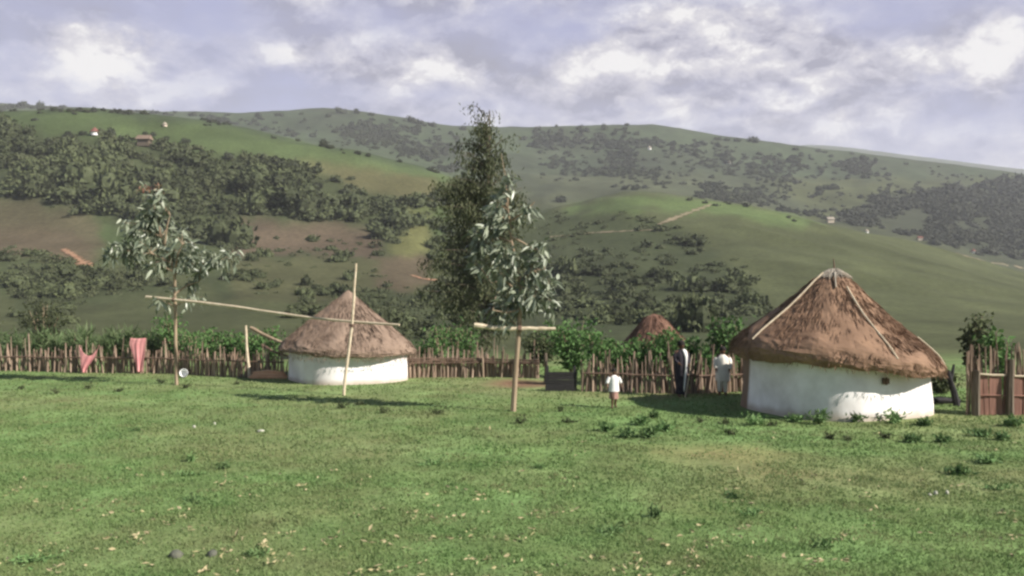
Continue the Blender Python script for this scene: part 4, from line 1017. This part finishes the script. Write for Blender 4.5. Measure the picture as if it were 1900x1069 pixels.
# person in cream
a = floor_at(1341, 733.5); H = 1.46
arms = (((-.15, .0, .64), (-.13, -.07, .55)), ((.15, .0, .64), (.13, -.07, .54)))
t = person(a, H, 'person in loose cream clothes standing between fence and large hut', -.2, arms, (((-.055, -.02, .28), (-.06, .0, .045)), ((.05, .0, .28), (.055, .02, .045))))
mb = MB(); loft(mb, [((0, 0, z * H), rx * H, ry * H) for z, rx, ry in ((.30, .15, .12), (.42, .148, .12), (.55, .142, .115), (.68, .14, .11), (.77, .13, .095), (.81, .085, .07), (.835, .045, .045))], 32, .05, 8)
for s, (e, w) in zip((-1, 1), arms): sleeve(mb, (s * .11, 0, .77), e, w, .065, .05, H)
garment(t, 'tunic', mb, M['cream'])
mb = MB()
for s, kx, ax in ((-1, -.055, -.06), (1, .05, .055)): tube(mb, [(s * .05 * H, 0, .45 * H), (kx * H, -.015 * H, .28 * H), (ax * H, .005 * H, .06 * H)], [.075 * H, .062 * H, .05 * H], 14)
garment(t, 'trousers', mb, M['cream']); hair(t, H, 0)

# ------------------------------------------------------------------ weeds, stones
def weed(px, py, wpx, hpx, label, group, dark=False, leafy=False):
    a = floor_at(px, py); Y = a[1]; r = wpx * .85 / F * Y / 2; h = hpx * .72 / F * Y; n = int(60 + 50 * leafy)
    rg = np.random.default_rng(R.randrange(10 ** 6)); mb = MB(); nst = 9
    d = np.stack([rg.normal(0, .5, nst) * r, rg.normal(0, .5, nst) * r, h * rg.uniform(.5, 1, nst)], 1)
    for e in d: tube(mb, [(0, 0, 0), tuple(e * .5), tuple(e)], [.008, .006, .003], 4, .1)
    w = rg.integers(0, nst, n); f = rg.uniform(.1, 1., n)[:, None]; P = d[w] * f + rg.normal(0, .25, (n, 3)) * np.array((r, r, h * .4)); P[:, 2] = np.clip(P[:, 2], .01, h)
    D = unit(n, rg) + np.array((0, 0, .35)); l = .07 if not leafy else .12
    leaves(mb, P, D, l * rg.uniform(.7, 1.6, n), l * .5 * rg.uniform(.6, 1.2, n), rg.beta(1.2, 2, n), .2, rng=rg)
    o = mb.obj('weed', M['bush' if dark else 'weed']); o.location = Vector((a[0], a[1], ground_z(a[0], a[1])[0] - .01)); tag(o, label, 'weed', group)


for px, py, w, h in ((163, 723, 26, 16), (105, 732, 30, 15), (40, 722, 22, 12), (345, 722, 26, 12), (300, 712, 24, 12), (220, 728, 22, 9), (440, 715, 14, 10)):
    weed(px, py, w, h, 'dark weed tuft on the grass before the left fence', 'weed tufts before the left fence', True)
for px, py, w, h in ((636, 758, 44, 20), (713, 768, 34, 18), (815, 769, 36, 18), (965, 786, 34, 20), (668, 752, 20, 10)):
    weed(px, py, w, h, 'grey green weed tuft between upright pole and centre tree', 'weed tufts before the small hut', True)
for px, py, w, h in ((1040, 764, 22, 20), (1058, 784, 36, 12), (1300, 782, 26, 12), (1345, 786, 26, 12), (1355, 806, 34, 18), (1540, 815, 26, 12), (1575, 817, 24, 10), (1640, 812, 26, 14), (1435, 790, 34, 14)):
    weed(px, py, w, h, 'dark weed tuft on the pasture before child and large hut', 'weed tufts before the large hut', True)
for px, py, w, h in ((1518, 786, 56, 36), (1582, 782, 44, 26), (1660, 785, 52, 30), (1625, 780, 26, 16), (1475, 782, 36, 18), (1400, 788, 50, 24), (1715, 790, 36, 14)):
    weed(px, py, w, h, 'leafy green weed at the foot of the large hut wall', 'weeds at the foot of the large hut', False, True)
for px, py, w, h in ((1130, 800, 46, 20), (1165, 812, 40, 22), (1205, 812, 44, 30), (1235, 800, 36, 20), (1190, 788, 34, 20), (1215, 775, 24, 14)):
    weed(px, py, w, h, 'broad leaved green weed in the patch before the child', 'weeds in the patch before the child', False, True)
for px, py, w, h in ((1820, 808, 60, 14), (1750, 820, 34, 14), (1690, 820, 30, 16), (1875, 790, 40, 26), (1860, 815, 30, 18), (1780, 880, 44, 12), (1830, 860, 50, 14)):
    weed(px, py, w, h, 'low weed on the pasture before the red brown fence', 'weeds before the red brown fence', False, True)
for px, py, w, h in ((800, 862, 90, 24), (415, 868, 44, 18), (355, 855, 20, 22), (350, 880, 60, 8), (350, 930, 90, 14), (60, 1045, 120, 30), (1130, 990, 90, 18), (1215, 960, 36, 28), (1360, 925, 44, 12), (1850, 910, 60, 16), (1530, 1015, 70, 14), (480, 1030, 60, 14), (1000, 870, 30, 10), (1390, 955, 60, 10), (250, 800, 40, 8)):
    weed(px, py, w, h, 'low weed clump growing in the open foreground grass', 'weed clumps in the foreground grass', False)


def rock(px, py, w, h, label, group, m):
    a = floor_at(px, py); Y = a[1]; rg = np.random.default_rng(R.randrange(10 ** 6)); th = np.linspace(0, 2 * np.pi, 12, endpoint=False)
    mb = MB(); V = []
    for z, r in ((-.2, .9), (.15, 1.), (.6, .8), (.9, .4)): k = r * (1 + rg.uniform(-.18, .18, 12)); V.append(np.stack([np.cos(th) * k * w / F * Y / 2, np.sin(th) * k * w / F * Y / 2.4, np.full(12, z * h / F * Y)], 1))
    V = np.vstack(V + [[[0, 0, h / F * Y]]]); mb.add(V, [[[i * 12 + j, i * 12 + (j + 1) % 12, (i + 1) * 12 + (j + 1) % 12, (i + 1) * 12 + j] for i in range(3) for j in range(12)], [[36 + j, 36 + (j + 1) % 12, 48] for j in range(12)]])
    o = mb.obj('stone', m, smooth=True); o.location = Vector((a[0], a[1], ground_z(a[0], a[1])[0] + .015)); o.rotation_euler = (0, 0, R.uniform(0, 6)); tag(o, label, 'stone', group)


for px, py, w, h in ((360, 795, 8, 4), (398, 789, 5, 4), (484, 802, 14, 3)): rock(px, py, w, h, 'small pale stone in the grass below the long pole', 'pale stones below the long pole', M['stone'])
for px, py, w, h in ((1736, 917, 8, 6), (1757, 916, 7, 6), (1725, 919, 8, 3)): rock(px, py, w, h, 'small pale stone in the grass below the large hut', 'pale stones below the large hut', M['stone'])
rock(326, 1034, 26, 12, 'dark round stone in the foreground grass, larger of two', None, M['dung'])
rock(394, 1031, 20, 9, 'dark round stone in the foreground grass, smaller of two', None, M['dung'])


# grass and litter on the pasture
def pasture():
    rg = np.random.default_rng(99); mb = MB()
    for y0, y1, dens, hh, w in ((7.5, 12, 1500, .042, .012), (12, 17, 800, .045, .016), (17, 24, 300, .05, .024), (24, 36, 80, .055, .035)):
        ym = rg.uniform(y0, y1, int(dens * (y1 - y0) * (y0 + y1) * 1.12)); u = rg.uniform(-1.15, 1.15, len(ym)); q = rg.random(len(ym)) < (1.15 - np.abs(u)) / .45; u = u[q]; ym = ym[q]; x = u * ym
        n = len(ym); cl = fbm(x / .5, ym / .5, 71, 3); keep = rg.random(n) < np.clip((cl - .2) * 3.0, .5, 1); x = x[keep]; ym = ym[keep]; cl = cl[keep]; n = len(x)
        hut = (np.hypot(x - b[0], ym - b[1]) > 2.5) & (np.hypot(x - b2[0], ym - b2[1]) > 2.1)
        soil = np.hypot((x - .38) / 1.6, (ym - 29.6) / 1.5) > 1
        wa = floor_at(1330, 842); wr = np.hypot((x - wa[0]) / 1.35, (ym - wa[1]) / 1.25) + (fbm(x / .6, ym / .6, 66, 3) - .5) * .9; soil &= (wr > 1) | (rg.random(n) < .25)
        x = x[hut & soil]; ym = ym[hut & soil]; cl = cl[hut & soil]; n = len(x)
        z = ground_z(x, ym); h = hh * rg.uniform(.4, 1.15, n) * (.62 + cl * .5); an = rg.uniform(0, 6.28, n); ww = w * rg.uniform(.6, 1.3, n)
        bx = rg.normal(0, .5, n) * h; by = rg.normal(0, .5, n) * h
        V = np.stack([np.stack([x - np.cos(an) * ww, ym - np.sin(an) * ww, z - .005], 1), np.stack([x + np.cos(an) * ww, ym + np.sin(an) * ww, z - .005], 1), np.stack([x + bx, ym + by, z + h], 1)], 1).reshape(-1, 3)
        patch = np.clip((fbm(x / 5., ym / 3., 51, 4) - .42) * 3.2, 0, 1)
        t = np.clip(rg.beta(1.3, 2.6, n) * .6 + patch * .4 - .1, 0, 1)
        mb.add(V, [np.arange(n * 3).reshape(-1, 3)], np.repeat(t, 3))
    m = mat('grass_blade', (.120, .215, .068), (.192, .215, .095), 1.1, rough=.7, c=(.152, .228, .080), tintmix=(.212, .24, .11), trans=.35, detail=7)
    tag(mb.obj('grass', m), 'short green pasture grass covering the foreground', 'grass', kind='stuff')
    mb = MB(); n = 520
    py = 790 + 300 * rg.random(n) ** .7; px = rg.uniform(-20, 1920, n); wgt = fbm(px / 150, py / 60, 5, 3)
    k = wgt > np.where((px < 620) | (px > 1250), .46, .5) - np.where(py > 980, .05, 0); px, py = px[k], py[k]
    Y = F * CH / (py - CY); x = (px - 950) / F * Y; n = len(x); P = np.stack([x, Y, ground_z(x, Y) + .035], 1)
    for j in range(3):
        Q = P + rg.normal(0, .05, (n, 3)) * np.array((1, 1, .15)); D = unit(n, rg); D[:, 2] *= .35
        leaves(mb, Q, D, rg.uniform(.04, .11, n), rg.uniform(.015, .045, n), rg.random(n), .15, rng=rg)
    tag(mb.obj('leaf_litter', M['litter']), 'dry pale leaves and grass tufts scattered over the pasture', 'litter', kind='stuff')


pasture()

# ------------------------------------------------------------------ air, sky, sun, camera
mb = MB(); zmin, zmax = -60., 440.; box(mb, (0, 2900, (zmin + zmax) / 2), (9800, 6400, zmax - zmin))
m = bpy.data.materials.new('haze'); m.use_nodes = True; nt = m.node_tree; nt.nodes.remove(nt.nodes['Principled BSDF'])
pv = nt.nodes.new('ShaderNodeVolumePrincipled'); pv.inputs['Color'].default_value = (.90, .91, 1.0, 1); pv.inputs['Density'].default_value = .00019; pv.inputs['Anisotropy'].default_value = .0
nt.links.new(pv.outputs[0], nt.nodes['Material Output'].inputs['Volume'])
tag(mb.obj('haze', m), 'thin pale haze between here and the far hills', 'haze', kind='stuff')

EL, AZ = math.radians(34), math.radians(-24)
sd = Vector((math.cos(AZ) * math.cos(EL), math.sin(AZ) * math.cos(EL), math.sin(EL)))
L = bpy.data.lights.new('sun', 'SUN'); L.energy = 5.0; L.angle = math.radians(.6); L.color = (1, .94, .85)
so = link('sun', L); so.rotation_euler = (-sd).to_track_quat('-Z', 'Y').to_euler(); so.location = (30, -20, 60)

wd_ = bpy.data.worlds.new('World'); bpy.context.scene.world = wd_; wd_.use_nodes = True
nt = wd_.node_tree; N = nt.nodes; Lk = nt.links; bg = N['Background']; bg.inputs['Strength'].default_value = .05
sk = N.new('ShaderNodeTexSky'); sk.sky_type = 'NISHITA'; sk.sun_disc = False; sk.sun_elevation = EL; sk.sun_rotation = math.atan2(sd.x, sd.y); sk.air_density = 1.0; sk.dust_density = .3
tc = N.new('ShaderNodeTexCoord')


def vm(op, a, bb=None):
    n = N.new('ShaderNodeVectorMath'); n.operation = op
    for k, q in ((0, a), (1, bb)):
        if q is None: continue
        if isinstance(q, (tuple, list)): n.inputs[k].default_value = q
        elif isinstance(q, float): n.inputs['Scale'].default_value = q
        else: Lk.new(q, n.inputs[k])
    return n


def ma(op, a, bb, c=None, clamp=False):
    n = N.new('ShaderNodeMath'); n.operation = op; n.use_clamp = clamp
    for k, q in ((0, a), (1, bb), (2, c)):
        if q is None: continue
        if isinstance(q, (int, float)): n.inputs[k].default_value = q
        else: Lk.new(q, n.inputs[k])
    return n.outputs[0]


def noise(vec, scale, det, rough=.55):
    n = N.new('ShaderNodeTexNoise'); n.inputs['Scale'].default_value = scale; n.inputs['Detail'].default_value = det; n.inputs['Roughness'].default_value = rough
    Lk.new(vec, n.inputs['Vector']); return n


d0 = tc.outputs['Generated']
wn = noise(vm('MULTIPLY', d0, (1, 1, 1.6)).outputs[0], 11, 8, .66)
wv = vm('SUBTRACT', wn.outputs['Color'], (.5, .5, .5)).outputs[0]
ws = N.new('ShaderNodeVectorMath'); ws.operation = 'SCALE'; Lk.new(wv, ws.inputs[0]); ws.inputs['Scale'].default_value = .12
d = vm('ADD', d0, ws.outputs[0]).outputs[0]                              # ragged edges
cov = noise(vm('MULTIPLY', d0, (1, 1, 2.6)).outputs[0], 5.2, 8, .56).outputs['Fac']
def dens(dz):
    return noise(vm('MULTIPLY', vm('ADD', d1, (3.1, 1.7, .4 + dz)).outputs[0], (1, 1, 1.55)).outputs[0], 8.0, 11, .57).outputs['Fac']
wn2 = noise(vm('MULTIPLY', d0, (1, 1, 1.6)).outputs[0], 5, 6, .6)
w2 = N.new('ShaderNodeVectorMath'); w2.operation = 'SCALE'; Lk.new(vm('SUBTRACT', wn2.outputs['Color'], (.5, .5, .5)).outputs[0], w2.inputs[0]); w2.inputs['Scale'].default_value = .06
d1 = vm('ADD', d0, w2.outputs[0]).outputs[0]
dA = dens(0.); dB = dens(.026)
def fine(dz):
    return noise(vm('MULTIPLY', vm('ADD', d1, (5.3, 2.2, .9 + dz)).outputs[0], (1, 1, 2.0)).outputs[0], 21., 8, .62).outputs['Fac']
lit2 = ma('SUBTRACT', fine(0.), fine(.009))
lit = ma('SUBTRACT', dA, dB)                     # thins out upward: a sunlit top; thickens upward: a grey base
acc = None
BL = [(205, 125, 105, 50, .75), (180, 85, 60, 45, .35), (130, 120, 50, 40, .3), (1265, 80, 90, 62, .55), (1150, 108, 100, 42, .6), (1490, 80, 120, 70, .42), (1380, 120, 110, 60, .3), (1810, 75, 70, 50, .65), (1850, 125, 40, 45, .4), (1640, 140, 120, 50, .28), (740, 90, 200, 60, .28), (1330, 190, 120, 30, .25), (1100, 170, 130, 30, .25), (900, 140, 120, 40, .2),
      (1800, 148, 70, 32, -.45), (950, 60, 130, 48, -.5), (980, 110, 90, 30, -.3), (520, 40, 250, 32, -.35), (330, 60, 120, 50, -.3), (400, 165, 200, 40, -.42), (1640, 40, 100, 40, -.35), (1120, 10, 200, 28, -.4), (1700, 200, 180, 40, -.2), (1280, 150, 90, 22, -.25)]
for px, py, rx, ry, amp in BL:
    c = Vector(((px - 950) / F, 1, (CY - py) / F)).normalized()
    s = vm('MULTIPLY', vm('SUBTRACT', d, tuple(c)).outputs[0], (F / rx * .75, F / rx * .75, F / ry * .75))
    ln = N.new('ShaderNodeVectorMath'); ln.operation = 'LENGTH'; Lk.new(s.outputs[0], ln.inputs[0])
    mr = N.new('ShaderNodeMapRange'); mr.interpolation_type = 'SMOOTHSTEP'; mr.inputs['From Min'].default_value = 0; mr.inputs['From Max'].default_value = 1.35; mr.inputs['To Min'].default_value = amp; mr.inputs['To Max'].default_value = 0
    Lk.new(ln.outputs['Value'], mr.inputs[0]); acc = mr.outputs[0] if acc is None else ma('ADD', acc, mr.outputs[0])
# cover: how much of the blue is hidden; tone: grey underside to sunlit white
covr = ma('ADD', ma('MULTIPLY_ADD', cov, 2.4, -.55), ma('MULTIPLY', acc, .9), clamp=True)
tone = ma('ADD', ma('ADD', ma('MULTIPLY', lit2, 1.6), ma('MULTIPLY_ADD', lit, 4.0, ma('MULTIPLY_ADD', dA, 1.2, -.24))), ma('MULTIPLY', acc, .52), clamp=True)
rp = N.new('ShaderNodeValToRGB'); e = rp.color_ramp.elements
e[0].position = .0; e[0].color = (.31, .31, .415, 1); e[1].position = 1; e[1].color = (.96, .94, .93, 1); k = e.new(.40); k.color = (.54, .53, .63, 1); k = e.new(.72); k.color = (.71, .69, .74, 1)
Lk.new(tone, rp.inputs[0])
cl = N.new('ShaderNodeVectorMath'); cl.operation = 'SCALE'; Lk.new(rp.outputs[0], cl.inputs[0]); cl.inputs['Scale'].default_value = 10.0
# thin veil over the open blue
veil = N.new('ShaderNodeMix'); veil.data_type = 'RGBA'; veil.inputs['Factor'].default_value = .78; veil.inputs['B'].default_value = (4.3, 4.3, 6.9, 1); Lk.new(sk.outputs[0], veil.inputs['A'])
mx = N.new('ShaderNodeMix'); mx.data_type = 'RGBA'; Lk.new(covr, mx.inputs['Factor']); Lk.new(veil.outputs['Result'], mx.inputs['A']); Lk.new(cl.outputs[0], mx.inputs['B'])
sx = N.new('ShaderNodeSeparateXYZ'); Lk.new(d0, sx.inputs[0])
def ramp(src, a, b_):
    n = N.new('ShaderNodeMapRange'); n.interpolation_type = 'SMOOTHSTEP'; n.inputs['From Min'].default_value = a; n.inputs['From Max'].default_value = b_; n.inputs['To Min'].default_value = 1; n.inputs['To Max'].default_value = 0
    Lk.new(src, n.inputs[0]); return n.outputs[0]
up_ = ma('MULTIPLY', ramp(sx.outputs['Z'], .36, .62), ramp(ma('MULTIPLY', sx.outputs['Y'], -1.), -.35, .25))   # cloud bank over the hills; unseen sky overhead and behind cleared to cut fill
fin = N.new('ShaderNodeMix'); fin.data_type = 'RGBA'; Lk.new(up_, fin.inputs['Factor']); Lk.new(sk.outputs[0], fin.inputs['A']); Lk.new(mx.outputs['Result'], fin.inputs['B'])
Lk.new(fin.outputs['Result'], bg.inputs['Color'])

cam = bpy.data.cameras.new('camera'); cam.sensor_width = 36; cam.lens = 36 * F / 1900; cam.clip_end = 12000; cam.clip_start = .1
co = link('camera', cam); co.location = (0, 0, CH); co.rotation_euler = (math.pi / 2, 0, 0)
S = bpy.context.scene; S.camera = co
S.view_settings.view_transform = 'Standard'; S.view_settings.look = 'None'; S.view_settings.exposure = .92; S.view_settings.gamma = 1
S.render.engine = 'CYCLES'; S.cycles.max_bounces = 5; S.cycles.diffuse_bounces = 3; S.cycles.transmission_bounces = 3; S.cycles.transparent_max_bounces = 4; S.cycles.volume_bounces = 1
S.cycles.filter_width = 2.6; S.cycles.use_denoising = True
